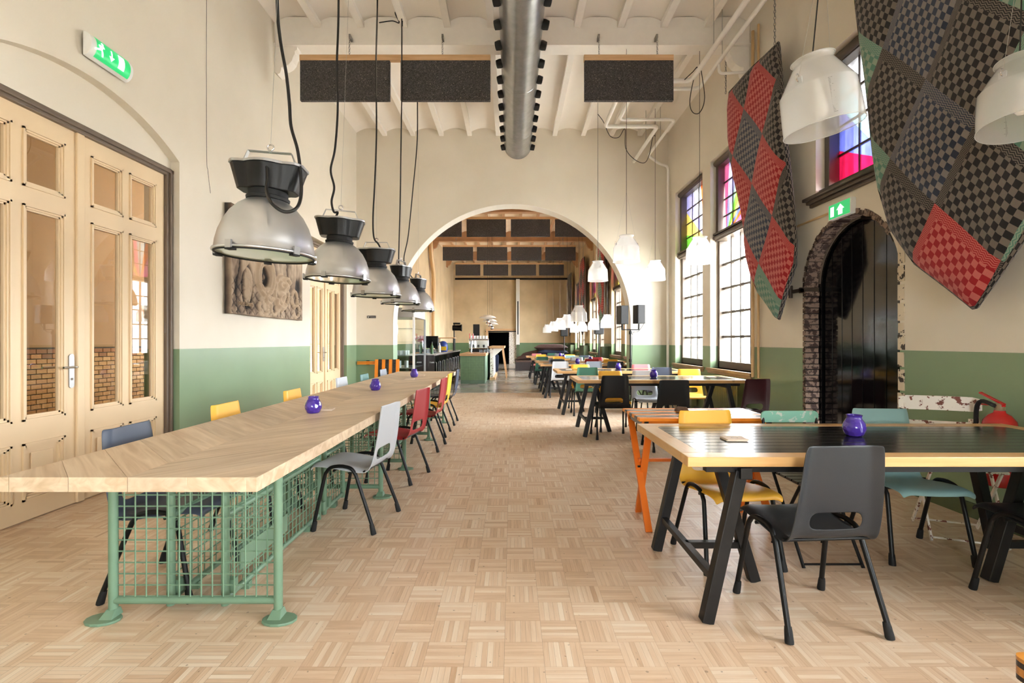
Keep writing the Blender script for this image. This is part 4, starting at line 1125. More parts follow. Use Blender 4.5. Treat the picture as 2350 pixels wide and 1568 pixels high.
# ---- slatted folding chair with a pale green back slat
fc = thing('folding_chair', 'folding chair with a worn pale green back slat and black slatted seat', 'chair', (1.73, 2.86, 0), R(180))
poly = [(-.165 + .02 * (1 - math.cos(t)) * 0, 0) for t in (0,)]
def round_slat(w, h, r):
    c = []
    for cx, cz, a0 in ((w / 2 - r, h / 2 - r, 0), (-w / 2 + r, h / 2 - r, 90), (-w / 2 + r, -h / 2 + r, 180), (w / 2 - r, -h / 2 + r, 270)):
        c += [(cx + r * math.cos(R(a0 + 90 * k / 5)), cz + r * math.sin(R(a0 + 90 * k / 5))) for k in range(6)]
    return c
MB().prism(round_slat(.355, .072, .028), -.008, .008, 'y').build('back_slat', 'peel_teal', fc, loc=(0, -.225, .752), rot=(R(-8), 0, 0), bevel=.003)
MB().prism(round_slat(.345, .06, .02), -.008, .008, 'y').build('back_slat', 'peel_teal', fc, loc=(0, -.20, .60), rot=(R(-8), 0, 0), bevel=.003)
for s in (-1, 1):
    MB().tube([(s * .165, -.235, .79), (s * .165, -.19, .56), (s * .16, .20, 0)], .009, 8).build('back_leg', 'black_metal', fc, smooth=60)
    MB().tube([(s * .145, .15, .44), (s * .15, -.14, 0)], .009, 8).build('front_leg', 'black_metal', fc, smooth=60)
    MB().lathe([(.001, -.02), (.006, -.018), (.006, .0)], 8, (s * .14, -.245, .752), 'y').build('screw', 'steel_dark', fc)
for k in range(6): MB().box(-.16, .16, -.17 + k * .064, -.115 + k * .064, .432, .446).build('seat_slat', 'slat_black', fc)
for y in (.197, -.137): MB().tube([(-.155, y, .02), (.155, y, .02)], .006, 6).build('rung', 'black_metal', fc)
# ---- flaking white folding chair by the wall
wc = thing('white_folding_chair', 'white folding chair with flaking paint in front of the dark green dado', 'chair', (2.80, 3.13, 0), R(157))
n = 10; mb = MB()
for k in range(n):
    a0, a1 = -1 + 2 * k / n, -1 + 2 * (k + 1) / n
    def sl(a, t, z): return (a * .225, -.245 - .035 * (1 - a * a) + t, z)
    hz = lambda a: .048 - .012 * max(0, abs(a) - .8) / .2
    mb.hexa([sl(a0, -.009, .80 - hz(a0)), sl(a1, -.009, .80 - hz(a1)), sl(a1, .009, .80 - hz(a1)), sl(a0, .009, .80 - hz(a0)), sl(a0, -.009, .80 + hz(a0)), sl(a1, -.009, .80 + hz(a1)), sl(a1, .009, .80 + hz(a1)), sl(a0, .009, .80 + hz(a0))])
mb.build('back_slat', 'peel_white', wc)
for s in (-1, 1):
    MB().bar((s * .19, -.255, .79), (s * .18, .21, .01), .010, .024, (0, 1, 0)).build('back_leg', 'peel_white', wc)
    MB().bar((s * .165, .17, .45), (s * .17, -.16, .01), .010, .022, (0, 1, 0)).build('front_leg', 'peel_white', wc)
    MB().box(s * .19 - .02, s * .19 + .02, -.285, -.24, .63, .70).build('bracket', 'peel_white', wc)
for k in range(5): MB().box(-.19, .19, -.15 + k * .072, -.095 + k * .072, .44, .456).build('seat_slat', 'peel_white', wc, bevel=.004)
MB().prism(round_slat(.37, .05, .012), -.007, .007, 'y').build('lower_slat', 'peel_white', wc, loc=(0, -.215, .66))
for y in (.205, -.155): MB().tube([(-.175, y, .03), (.175, y, .03)], .006, 6).build('rung', 'peel_white', wc)
# ---- fire extinguisher on the right wall
x, y, z = onx(2296, 1115, 3.08)
fe = thing('fire_extinguisher', 'red fire extinguisher on the green wall at the right edge', 'extinguisher', (3.075, y, z))
MB().lathe([(.001, 0), (.07, .0), (.085, .012), (.088, .05), (.088, .36), (.08, .41), (.055, .445), (.03, .46), (.028, .475), (.001, .475)], 24).build('cylinder', 'red_paint', fe, smooth=60)
MB().lathe([(.022, .47), (.026, .48), (.026, .51), (.018, .52)], 14, cap=True).build('valve', 'sill_wood', fe, smooth=60)
MB().bar((.0, -.03, .515), (.0, .13, .575), .022, .012).build('upper_lever', 'red_paint', fe, bevel=.003)
MB().bar((.0, -.03, .505), (.0, .13, .50), .022, .010).build('lower_lever', 'red_paint', fe, bevel=.003)
MB().tube(smooth_path([(-.02, -.0, .50), (-.05, .07, .525), (-.04, .115, .45), (-.04, .11, .25), (-.03, .11, .12)], 5), .013, 8).build('hose', 'rubber', fe, smooth=60)
MB().box(.06, .125, -.03, .03, .1, .2).build('wall_bracket', 'steel_dark', fe)
MB().lathe([(.0885, .12), (.0885, .30)], 24).build('instruction_band', 'white_paint', fe, smooth=60)
# ---- corner of another table at the lower right
t = thing('bench_corner', 'rounded corner of a small orange-brown wooden table at the lower right edge', 'table', (1.85, 1.45, 0))
wood('honey_wood', (170, 104, 36), (206, 140, 60), .3, 'X', .8, coat=.3)
x, y = 1.735, 1.60
for k, (m, z0, z1) in enumerate((('dark_wood', .085, .10), ('honey_wood', .060, .0845), ('dark_wood', .045, .0595))): pass
zt_ = .245; c = atz(2318, 1497, zt_)
MB().prism([(a + .1 - 0, b) for a, b in round_slat(.60, .42, .03)], zt_ - .012, zt_).build('top_layer', 'honey_wood', t, loc=(c[0] + .20 - 1.85, c[1] - .21 - 1.45, 0))
MB().prism([(a + .1, b) for a, b in round_slat(.60, .42, .03)], zt_ - .030, zt_ - .0125).build('dark_layer', 'dark_wood', t, loc=(c[0] + .20 - 1.85, c[1] - .21 - 1.45, 0))
MB().prism([(a + .1, b) for a, b in round_slat(.60, .42, .03)], zt_ - .055, zt_ - .0305).build('middle_layer', 'honey_wood', t, loc=(c[0] + .20 - 1.85, c[1] - .21 - 1.45, 0))
MB().prism([(a + .1, b) for a, b in round_slat(.60, .42, .03)], zt_ - .07, zt_ - .0555).build('bottom_layer', 'dark_wood', t, loc=(c[0] + .20 - 1.85, c[1] - .21 - 1.45, 0))
for sx in (.12, .48):
    for sy in (-.36, -.06): MB().box(sx - .02, sx + .02, sy - .02, sy + .02, 0, zt_ - .07).build('leg', 'dark_wood', t, loc=(c[0] - 1.85, c[1] - 1.45, 0))
# =================================================================== HANGING THINGS, SIGNS, PIPES OF THE NEAR ROOM
# ---- galvanised air duct with two rows of black nozzles
dz = 4.80; dr_ = .245; dxx = .105; DY1 = 9.05
du = thing('air_duct', 'long round galvanised air duct with black nozzles hanging from the ceiling', 'duct', (dxx, DY1, dz))
def seg_duct(a, b): return MB().lathe([(dr_, a), (dr_, b)], 40, axis='y')
ys = [-8.6, -6.2, -4.2, -2.37, -.86, 0]
for a, b in zip(ys[:-1], ys[1:]): seg_duct(a + .002, b - .002).build('duct_section', 'galv', du, smooth=60)
for y in ys[1:-1]: MB().lathe([(dr_ - .002, y - .012), (dr_ + .003, y - .006), (dr_ + .003, y + .006), (dr_ - .002, y + .012)], 40, axis='y').build('seam_ring', 'galv', du, smooth=60)
MB().lathe([(.001, .02), (dr_ * .6, .018), (dr_ - .01, .01), (dr_, .0), (dr_ + .003, -.02)], 40, axis='y').build('end_cap', 'galv_plain', du, smooth=60)
noz = MB().lathe([(.052, -.005), (.055, .02), (.047, .065), (.036, .068), (.030, .05), (.001, .045)], 14).mesh('nozzle', 50, True); noz.materials.append(M['rubber'])
for k in range(19):
    y = -.10 - k * .385
    for s in (-1, 1):
        a = R(14)
        o = obj('nozzle', noz, None, du, (s * dr_ * math.cos(a), y, -dr_ * math.sin(a) * 1), (0, s * (R(90) + a), 0))
for y in (-1.2, -4.0): MB().tube([(0, y, dr_), (0, y, ZC - dz + .05)], .005, 6).build('hanger_rod', 'wire_steel', du)

# ---- grey felt acoustic panels under battens, hung on chains
def chain_mb(mb, p0, p1, n=None, r=.0035, l=.034):
    p0, p1 = Vector(p0), Vector(p1); d = p1 - p0; n = max(2, int(d.length / (l * .78))); d.normalize()
    u = d.orthogonal().normalized(); w = d.cross(u)
    for k in range(n):
        c = p0 + (p1 - p0) * ((k + .5) / n); q = u if k % 2 else w
        mb.tube([c + d * (l / 2) * math.cos(t) + q * .010 * math.sin(t) for t in [2 * math.pi * i / 8 for i in range(8)]], r, 4, closed=True)
    return mb
def panel_unit(y, spans, batten, label, group=None, ztop=4.985, hang=()):
    """spans: x ranges of the felt panels below one batten"""
    r_ = thing('acoustic_panel', label, 'panel', ((batten[0] + batten[1]) / 2, y, 4.40), 0, group); x0 = r_.location.x
    MB().box(batten[0] - x0, batten[1] - x0, -.03, .03, .525, .60).build('batten', 'batten', r_, bevel=.003)
    for a, b in spans:
        MB().box(a - x0, b - x0, -.026, .026, -.005, .528).build('felt_panel', 'felt', r_, bevel=.008)
    for x in hang:
        mb = chain_mb(MB(), (x - x0, 0, .60), (x - x0, .0, .86)); mb.box(x - x0 - .012, x - x0 + .012, -.0, .10 if y < 10 else .12, .84, .89); mb.build('chain', 'chain_steel', r_, fix=False)
    return r_
panel_unit(6.54, [(-2.795, -1.61), (-1.47, -.285)], (-2.80, -.285), 'pair of dark felt panels on one batten left of the air duct', hang=(-2.15, -.92))
panel_unit(6.54, [(.955, 2.13)], (.95, 2.13), 'single dark felt panel right of the air duct', hang=(1.15, 1.92))
for y, lab in ((15.0, 'nearest row of four felt panels beyond the arch'), (19.4, 'middle row of four felt panels beyond the arch'), (23.8, 'farthest row of four felt panels beyond the arch')):
    cs = [-2.12, -.78, .56, 1.90]
    panel_unit(y, [(c - .595, c + .595) for c in cs], (-2.72, 2.50), lab, 'felt panel rows beyond the arch', hang=(-2.2, 2.0))

# ---- industrial dome lamps over the long table
def dome_lamp(x, y, z, rz, label, tilt=(0, 0), cable=None):
    t = thing('dome_pendant', label, 'lamp', (x, y, z), R(rz), 'metal dome lamps over the long table', R(tilt[0]), R(tilt[1]))
    prof = [(.250, .0), (.243, .012), (.240, .05), (.228, .105), (.208, .16), (.180, .21), (.145, .25), (.105, .28), (.085, .287)]
    MB().lathe(prof + [(r - .004, h - .003) for r, h in reversed(prof)], 48).build('reflector', 'alu', t, smooth=60)
    MB().tube([(.248 * math.cos(a), .248 * math.sin(a), .002) for a in [2 * math.pi * k / 48 for k in range(48)]], .0075, 8, closed=True).build('rim_ring', 'alu', t, smooth=60)
    MB().tube([(.240 * math.cos(a), .240 * math.sin(a), -.007) for a in [2 * math.pi * k / 48 for k in range(48)]], .005, 6, closed=True).build('gasket', 'rubber', t, smooth=60)
    MB().lathe([(.001, -.004), (.239, -.004)], 48).build('front_glass', 'lamp_glass', t)
    for k in range(5):
        a = 2 * math.pi * k / 5 + .62; c, s_ = math.cos(a), math.sin(a)
        q = MB().box(-.006, .006, -.016, .016, -.012, .028).build('clip', 'galv_plain', t, loc=(.257 * c, .257 * s_, 0), rot=(0, 0, a))
        MB().box(-.03, .002, -.02, .02, -.020, -.010).build('clip_tongue', 'rubber', q)
    MB().lathe([(.086, .280), (.105, .285), (.108, .30), (.098, .305), (.098, .335), (.001, .335)], 32).build('neck', 'rubber', t, smooth=50)
    # lobed gear box: long octagon with a round middle
    def lobe(w, d, r):
        out = []
        for k in range(48):
            a = 2 * math.pi * k / 48; c, s_ = math.cos(a), math.sin(a)
            p = [r]
            if abs(c) > 1e-6: p2 = w / abs(c)
            else: p2 = 9
            p3 = d / abs(s_) if abs(s_) > 1e-6 else 9
            p4 = (w + d * .62) / (abs(c) + abs(s_) + 1e-9)
            out.append((max(r, min(p2, p3, p4)) * c, max(r, min(p2, p3, p4)) * s_))
        return out
    lo, hi = lobe(.145, .072, .112), lobe(.182, .092, .125)
    mb = MB(); n = 48
    mb.v = [(a, b, .333) for a, b in lo] + [(a, b, .462) for a, b in hi]
    mb.f = [tuple(range(n - 1, -1, -1)), tuple(range(n, 2 * n))] + [(k, (k + 1) % n, n + (k + 1) % n, n + k) for k in range(n)]
    mb.build('gear_box', 'black_metal', t, bevel=.004, smooth=35)
    MB().prism([(a * 1.035, b * 1.035) for a, b in hi], .462, .476).build('lid', 'galv_plain', t, bevel=.002)
    br = MB(); pts = [(-.14, 0, .474), (-.11, 0, .548), (.11, 0, .548), (.14, 0, .474)]
    for p, q in zip(pts[:-1], pts[1:]): br.bar(p, q, .028, .004, (0, 1, 0) if False else (0, 0, 1))
    br.build('bracket', 'galv_plain', t)
    MB().tube([(.016 * math.cos(a), 0, .574 + .016 * math.sin(a)) for a in [2 * math.pi * k / 16 for k in range(16)]], .0045, 8, closed=True).lathe([(.007, .545), (.007, .56)], 10, cap=True).build('eye_bolt', 'chrome', t, smooth=60)
    MB().lathe([(.017, .474), (.017, .492), (.010, .50)], 10, (-.10, 0, 0), cap=True).build('cable_gland', 'white_plastic', t)
    MB().tube([(0, 0, .590), (0, 0, ZC - z + .05)], .0012, 5).build('suspension_wire', 'wire_steel', t)
    if cable:
        inv = t.matrix_basis.inverted()
        MB().tube(smooth_path([inv @ Vector(p) for p in cable], 8), .0085, 8).build('power_cable', 'cable_black', t, smooth=60)
    return t
def cab(Y, pts): return [at(px, py, Y) for px, py in pts]
g = (-1.40, 2.64)
dome_lamp(-1.315, 2.64, 1.683, 6, 'nearest and largest metal dome lamp over the long table', (0, 2.5),
          [at(592, 402, 2.63), at(594, 382, 2.60), at(611, 381, 2.54), at(613, 410, 2.50), at(612, 440, 2.47), at(625, 468, 2.40), at(652, 486, 2.40), at(678, 480, 2.42), at(690, 455, 2.5), at(691, 410, 2.58), at(683, 345, 2.62), at(668, 290, 2.64), at(664, 235, 2.66), at(657, 170, 2.68), at(643, 90, 2.70), at(636, 0, 2.72), at(632, -250, 2.74), at(640, -1050, 2.74)])
dome_lamp(-1.385, 3.94, 1.716, 14, 'second metal dome lamp over the long table', (0, 2),
          [at(768, 502, 3.93), at(775, 488, 3.90), at(766, 486, 3.88), at(761, 462, 3.88), at(767, 430, 3.9), at(759, 390, 3.92), at(769, 340, 3.94), at(775, 250, 3.95), at(773, 150, 3.96), at(777, 0, 3.97), at(776, -420, 3.97)])
dome_lamp(-1.405, 5.13, 1.700, 3, 'third metal dome lamp over the long table', (0, 0),
          [at(877, 577, 5.12), at(868, 560, 5.08), at(858, 545, 5.08), at(856, 500, 5.1), at(860, 420, 5.12), at(864, 300, 5.13), at(863, 150, 5.14), at(866, 0, 5.14), at(866, -120, 5.14)])
dome_lamp(-1.445, 6.45, 1.722, 78, 'fourth metal dome lamp over the long table, seen edge on', (0, 0),
          [at(917, 611, 6.45), at(915, 590, 6.44), at(918, 480, 6.44), at(920, 350, 6.45), at(922, 200, 6.46), at(922, 60, 6.46), at(921, 28, 6.46)])
dome_lamp(-1.440, 7.60, 1.700, 84, 'farthest metal dome lamp over the long table, seen edge on', (0, 0),
          [at(955, 640, 7.60), at(945, 636, 7.58), at(927, 600, 7.4), at(937, 540, 7.5), at(948, 430, 7.58), at(957, 330, 7.6), at(958, 240, 7.6), at(957, 145, 7.6)])

# ---- white plastic bucket lamps over the trestle tables
BUCKET = [(.180, .0), (.1785, .06), (.172, .195), (.165, .205), (.098, .318), (.090, .326), (.092, .348), (.098, .352)]
bk = MB().lathe(BUCKET, 40).mesh('shade', 60, True); bk.materials.append(M['frosted'])
rimm = MB().tube([(.180 * math.cos(a), .180 * math.sin(a), .0) for a in [2 * math.pi * k / 40 for k in range(40)]], .003, 6, closed=True).mesh('lower_rim', 60); rimm.materials.append(M['frosted'])
rimt = MB().tube([(.0975 * math.cos(a), .0975 * math.sin(a), .352) for a in [2 * math.pi * k / 40 for k in range(40)]], .003, 6, closed=True).mesh('upper_rim', 60); rimt.materials.append(M['frosted'])
bulb = MB().lathe([(.001, .060), (.022, .066), (.036, .088), (.038, .105), (.030, .132), (.016, .165), (.014, .175)], 20).mesh('bulb', 60); bulb.materials.append(M['bulb_glass'])
sock = MB().lathe([(.001, .170), (.020, .170), (.022, .185), (.020, .235), (.010, .248), (.004, .262)], 16).mesh('socket', 50); sock.materials.append(M['white_plastic'])
tick = MB()
for k in range(26):
    a = R(222); wdt = .018 if k % 5 == 0 else .010; zz = .02 + k * .0066; rr_ = .1806 - .0085 * zz / .195
    for q in range(1): tick.hexa([(rr_ * math.cos(a + d), rr_ * math.sin(a + d), zz + h) for h in (0, .0012) for d in (0, wdt / .18, wdt / .18 + .0001, .0001)])
tickm = tick.mesh('scale_marks'); tickm.materials.append(M['cable_black'])
def bucket_lamp(x, y, z, label, rz=0., tilt=(0, 0), zc=ZC + .02, far=False, grp='white bucket lamps'):
    t = thing('bucket_pendant', label, 'lamp', (x, y, z), R(rz), grp, R(tilt[0]), R(tilt[1]))
    obj('shade', bk, None, t); obj('lower_rim', rimm, None, t); obj('upper_rim', rimt, None, t); obj('bulb', bulb, None, t); obj('socket', sock, None, t)
    inv = t.matrix_basis.inverted(); top = inv @ Vector((x, y, zc)); knot = inv @ Vector((x, y, z + .95))
    MB().tube([(0, 0, .255), (0, 0, .36), knot, top], .0032, 6).build('cable', 'cable_black', t)
    for s in (-1, 1):
        MB().tube([(s * .152, 0, .245), knot], .0011, 4).build('support_wire', 'wire_steel', t)
    for s in (-1, 1):
        q = MB().box(s * .155 - .006, s * .155 + .006, -.016, .016, .17, .245).build('lug', 'frosted', t)
        if not far: MB().tube([(s * .160 + .014 * math.cos(a), 0, .242 + .02 * math.sin(a)) for a in [2 * math.pi * k / 12 for k in range(12)]], .003, 6, closed=True).build('shackle', 'chrome', q, smooth=60)
    if not far: obj('scale_marks', tickm, None, t)
    return t
bucket_lamp(1.575, 2.50, 2.295, 'large white bucket lamp in front of the short stained glass window', 30, (-4, -9))
bucket_lamp(2.585, 2.50, 2.31, 'white bucket lamp cut off by the right edge of the picture', 200, (5, -6))
bucket_lamp(1.55, 6.70, 2.30, 'white bucket lamp hanging in front of the right shoulder of the arch', 15)
bucket_lamp(2.56, 6.75, 2.29, 'white bucket lamp between the two clear-paned windows', 60)
bucket_lamp(1.545, 8.90, 2.31, 'white bucket lamp hanging inside the right half of the arch opening', 95)
bucket_lamp(2.59, 8.95, 2.33, 'white bucket lamp against the pale wall left of the far window', 20)
for x, y, lab in [(1.48, 10.95, 'nearest white bucket lamp beyond the arch, larger than those behind it'), (2.57, 11.0, 'white bucket lamp half hidden behind the twin speakers'),
                  (1.48, 13.3, 'second lamp of the left row beyond the arch'), (2.57, 13.35, 'white bucket lamp left of the twin speakers'),
                  (1.48, 15.3, 'third lamp of the left row beyond the arch'), (2.57, 15.6, 'second lamp of the right row beyond the arch'),
                  (1.48, 17.8, 'fourth lamp of the left row beyond the arch'), (2.57, 18.1, 'third lamp of the right row beyond the arch'),
                  (1.48, 20.9, 'farthest lamp of the left row beyond the arch'), (2.57, 20.4, 'farthest lamp of the right row beyond the arch')]:
    bucket_lamp(x, y, 1.66 if y < 11.2 else 1.59, lab, 40, far=True, grp='white bucket lamps beyond the arch')

# ---- patchwork quilts hung in front of the windows
def quilt(label, outline, O, e1, e2, colour, xf=2.93, th=.10, chains=(), rng_=range(-5, 6), sub=7):
    """outline: (y, z) polygon, convex; O, e1, e2: origin and edge vectors of the patch grid in (y, z)"""
    t = thing('patchwork_quilt', label, 'quilt', (xf, O[0], 0), 0, 'patchwork quilts hanging by the windows')
    out = [Vector(p) for p in outline]; n = len(out); area = sum(out[i].x * out[(i + 1) % n].y - out[(i + 1) % n].x * out[i].y for i in range(n))
    if area < 0: out.reverse()
    edges = []
    for i in range(n):
        a, b = out[i], out[(i + 1) % n]; d = (b - a).normalized(); nn = Vector((d.y, -d.x)); edges.append((nn, nn.dot(a)))
    def dist(p): return min(d - nn.dot(p) for nn, d in edges)
    def bulge(p):
        d = max(0, dist(p)); w = .10
        return th * .45 * (1 - min(1, d / w)) ** 2 + .012 * math.sin(p.x * 5.1 + p.y * 2.3) + .012 * math.sin(p.y * 4.3 - p.x * 1.7)
    O, e1, e2 = Vector(O), Vector(e1), Vector(e2)
    for i in rng_:
        for j in rng_:
            quad = [O + e1 * i + e2 * j, O + e1 * (i + 1) + e2 * j, O + e1 * (i + 1) + e2 * (j + 1), O + e1 * i + e2 * (j + 1)]
            poly = [tuple(q) for q in quad]
            for nn, d in edges:
                poly = clip_poly(poly, nn, d)
                if len(poly) < 3: break
            if len(poly) < 3: continue
            v, f, uv = [], [], []
            for a in range(sub):
                for b in range(sub):
                    c = [O + e1 * (i + u) + e2 * (j + w) for u, w in ((a / sub, b / sub), ((a + 1) / sub, b / sub), ((a + 1) / sub, (b + 1) / sub), (a / sub, (b + 1) / sub))]
                    pl = [tuple(q) for q in c]
                    for nn, d in edges:
                        pl = clip_poly(pl, nn, d)
                        if len(pl) < 3: break
                    if len(pl) < 3: continue
                    det = e1.x * e2.y - e1.y * e2.x; k0 = len(v)
                    for p in pl:
                        q = Vector(p); r_ = q - O; u = (r_.x * e2.y - r_.y * e2.x) / det - i; w = (e1.x * r_.y - e1.y * r_.x) / det - j
                        seam = min(u, 1 - u, w, 1 - w); v.append((bulge(q) + .010 * math.exp(-(seam / .04) ** 2), q.x - O.x, q.y)); uv.append((u, w))
                    f.append(tuple(range(k0, k0 + len(pl))))
            if not f: continue
            me = bpy.data.meshes.new('patch'); me.from_pydata(v, [], f)
            ul = me.uv_layers.new(name='UVMap'); ul.data.foreach_set('uv', [c for p in me.loops for c in uv[p.vertex_index]])
            bm = bmesh.new(); bm.from_mesh(me); bmesh.ops.remove_doubles(bm, verts=bm.verts, dist=.0004); bmesh.ops.recalc_face_normals(bm, faces=bm.faces); bm.to_mesh(me); bm.free()
            me.polygons.foreach_set('use_smooth', [True] * len(me.polygons))
            obj('patch', me, 'quilt_' + colour(i, j), t)
    # rim and back
    mb = MB(); ring = []
    dens = []
    for k in range(n):
        a, b = out[k], out[(k + 1) % n]; m = max(1, int((b - a).length / .06))
        dens += [a + (b - a) * q / m for q in range(m)]
    c0 = sum(out, Vector((0, 0))) / n
    rows = []
    for fr, inn in ((0, 0), (.35, -.02), (.7, -.012), (1., .03)):
        rows.append([((bulge(p) * (1 - fr) + th * fr), (p + (c0 - p).normalized() * inn).x - O.x, (p + (c0 - p).normalized() * inn).y) for p in dens])
    m = len(dens); mb.v = [p for r_ in rows for p in r_]
    for a in range(3):
        for k in range(m): mb.f.append((a * m + k, a * m + (k + 1) % m, (a + 1) * m + (k + 1) % m, (a + 1) * m + k))
    mb.f.append(tuple(range(3 * m, 4 * m)))
    me = mb.mesh('border', 50, True); ul = me.uv_layers.new(name='UVMap')
    cu = []
    for l in me.loops: i_ = l.vertex_index; cu += [.2 + .13 * (i_ // m) + 5, (i_ % m) * .11 + 5]
    ul.data.foreach_set('uv', cu)
    obj('border', me, 'quilt_charcoal', t)
    for (y, z) in chains: chain_mb(MB(), (.03, y - O.x, z - .02), (.03, y - O.x, ZC + .06), l=.045, r=.004).build('chain', 'chain_steel', t, fix=False)
    return t
def yz(px, py, X=2.95): q = onx(px, py, X); return (q[1], q[2])
def hull(pts):
    pts = sorted(set(pts)); cr = lambda o, a, b: (a[0] - o[0]) * (b[1] - o[1]) - (a[1] - o[1]) * (b[0] - o[0]); lo, up = [], []
    for p in pts:
        while len(lo) > 1 and cr(lo[-2], lo[-1], p) <= 0: lo.pop()
        lo.append(p)
    for p in reversed(pts):
        while len(up) > 1 and cr(up[-2], up[-1], p) <= 0: up.pop()
        up.append(p)
    return lo[:-1] + up[:-1]
q1 = hull([yz(*p) for p in ((1664, 212), (1776, 99), (1783, 190), (1792, 300), (1806, 440), (1815, 550), (1815, 605), (1778, 731), (1768, 725), (1735, 672), (1712, 600), (1695, 510), (1675, 370), (1661, 250))])
quilt('red and navy checked patchwork quilt hanging beside the nearer clear-paned window', q1, yz(1708, 249), (-.465, -.515), (.262, -.50),
      lambda i, j: ('green' if i == 2 else 'charcoal' if i < 0 else 'navy') if i == j else ('red' if abs(i - j) == 1 else 'charcoal'),
      chains=(yz(1664, 212), yz(1776, 99)))
q2 = hull([(4.36, 4.72)] + [yz(*p) for p in ((1970, 0), (1984, 200), (1995, 360), (2005, 430), (2030, 520), (2085, 601), (2210, 704), (2222, 702), (2330, 543), (2352, 500))] + [(2.66, 2.6), (2.62, 4.72)])
def c2(i, j):
    if (i, j) == (1, 1): return 'red'
    if i == j: return 'navy'
    if abs(i - j) == 2: return 'green'
    return 'charcoal' if abs(i - j) < 4 else 'red'
quilt('large charcoal and navy checked quilt with a red bottom patch over the arched door', q2, yz(2124, 181), (-.41, -.465), (.31, -.45), c2, sub=9, chains=((4.3, 4.70), (2.72, 4.70)))
def shape(y0, y1): m = (y0 + y1) / 2; return [(y0, 4.72), (y1, 4.72), (y1 + .05, 3.2), (y1 - .1, 2.3), (m + .1, 1.6), (m, 1.5), (m - .1, 1.6), (y0 + .05, 2.3), (y0 - .08, 3.2)]
for (y0, y1), lab, cf in (((12.02, 12.52), 'narrow green quilt just behind the right edge of the arch', lambda i, j: 'green'),
                          ((16.1, 17.1), 'red quilt with a green diamond, nearest of the three beyond the arch', lambda i, j: 'green' if i == j else ('red' if abs(i - j) < 3 else 'navy')),
                          ((20.45, 21.6), 'charcoal and red quilt, middle one of the three beyond the arch', lambda i, j: 'charcoal' if i == j or abs(i - j) == 2 else 'red'),
                          ((25.1, 26.2), 'dark quilt close to the far end wall', lambda i, j: 'charcoal')):
    quilt(lab, hull(shape(y0, y1)), ((y0 + y1) / 2, 3.4), (-.42, -.5), (.35, -.5), cf, sub=3, chains=((y0 + .05, 4.70), (y1 - .05, 4.70)))

# ---- heating pipes under the ceiling on the right
def pipe(name, label, pts, r, m='white_paint', rad=.09, hang=()):
    """polyline with rounded bends"""
    P = [Vector(p) for p in pts]; out = [P[0]]
    for a, b, c in zip(P[:-2], P[1:-1], P[2:]):
        d1 = (a - b).normalized(); d2 = (c - b).normalized(); k = min(rad, (a - b).length / 2, (c - b).length / 2)
        s, e = b + d1 * k, b + d2 * k
        for i in range(7): u = i / 6; out.append(s * (1 - u) ** 2 + b * 2 * u * (1 - u) + e * u * u)
    out.append(P[-1])
    t = thing(name, label, 'pipe', tuple(P[0])); o = P[0]
    MB().tube([p - o for p in out], r, 12).build('tube', m, t, smooth=60)
    for q in hang:
        q = Vector(q); MB().tube([q - o + Vector((0, 0, -r)), Vector((q.x, q.y, ZC + .02)) - o], .005, 6).build('hanger', 'wire_steel', t)
    return t
pipe('ceiling_pipe', 'white heating pipe under the ceiling, the one nearer the air duct', [(2.53, -3.4, 4.9), (2.53, 6.98, 4.9), (1.59, 6.98, 4.9), (1.59, 8.46, 4.9), (2.49, 8.46, 4.9), (2.49, 10.12, 4.9)], .033, hang=((2.53, 6.2, 4.9), (1.59, 7.6, 4.9), (2.49, 9.2, 4.9)))
pipe('ceiling_pipe', 'white heating pipe under the ceiling, the one nearer the window wall', [(2.72, -3.4, 4.9), (2.72, 7.20, 4.9), (1.78, 7.20, 4.9), (1.78, 8.20, 4.9), (2.70, 8.20, 4.9), (2.70, 9.8, 4.9), (2.95, 9.85, 4.75), (3.14, 9.95, 4.75), (3.14, 9.97, .4)], .026, hang=((2.72, 6.4, 4.9), (2.70, 9.0, 4.9)))
mat('pipe_cream', (214, 178, 128), .4)
pipe('wall_pipe', 'thin cream pipe running down the wall right of the nearer clear-paned window, left of two', [(3.165, 6.50, 5.3), (3.165, 6.50, .75)], .02, 'pipe_cream')
pipe('wall_pipe', 'thin cream pipe running down the wall right of the nearer clear-paned window, right of two', [(3.17, 6.36, 5.3), (3.17, 6.36, .75)], .015, 'pipe_cream')
x, y, z = onx(1905, 488, 3.18); x2, y2, z2 = onx(1818, 524, 3.18)
pipe('conduit', 'short cream conduit leading to the small exit sign', [(3.185, y, z), (3.185, y2, z2), (3.185, y2 + .6, z2 - .0)], .012, 'pipe_cream', .02)
pipe('branch_pipe', 'short pipe branch with a bend under the white beam end', [(2.72, 6.5, 4.86), (2.72, 6.5, 4.74), (3.15, 6.45, 4.74)], .018, 'white_paint', .06)
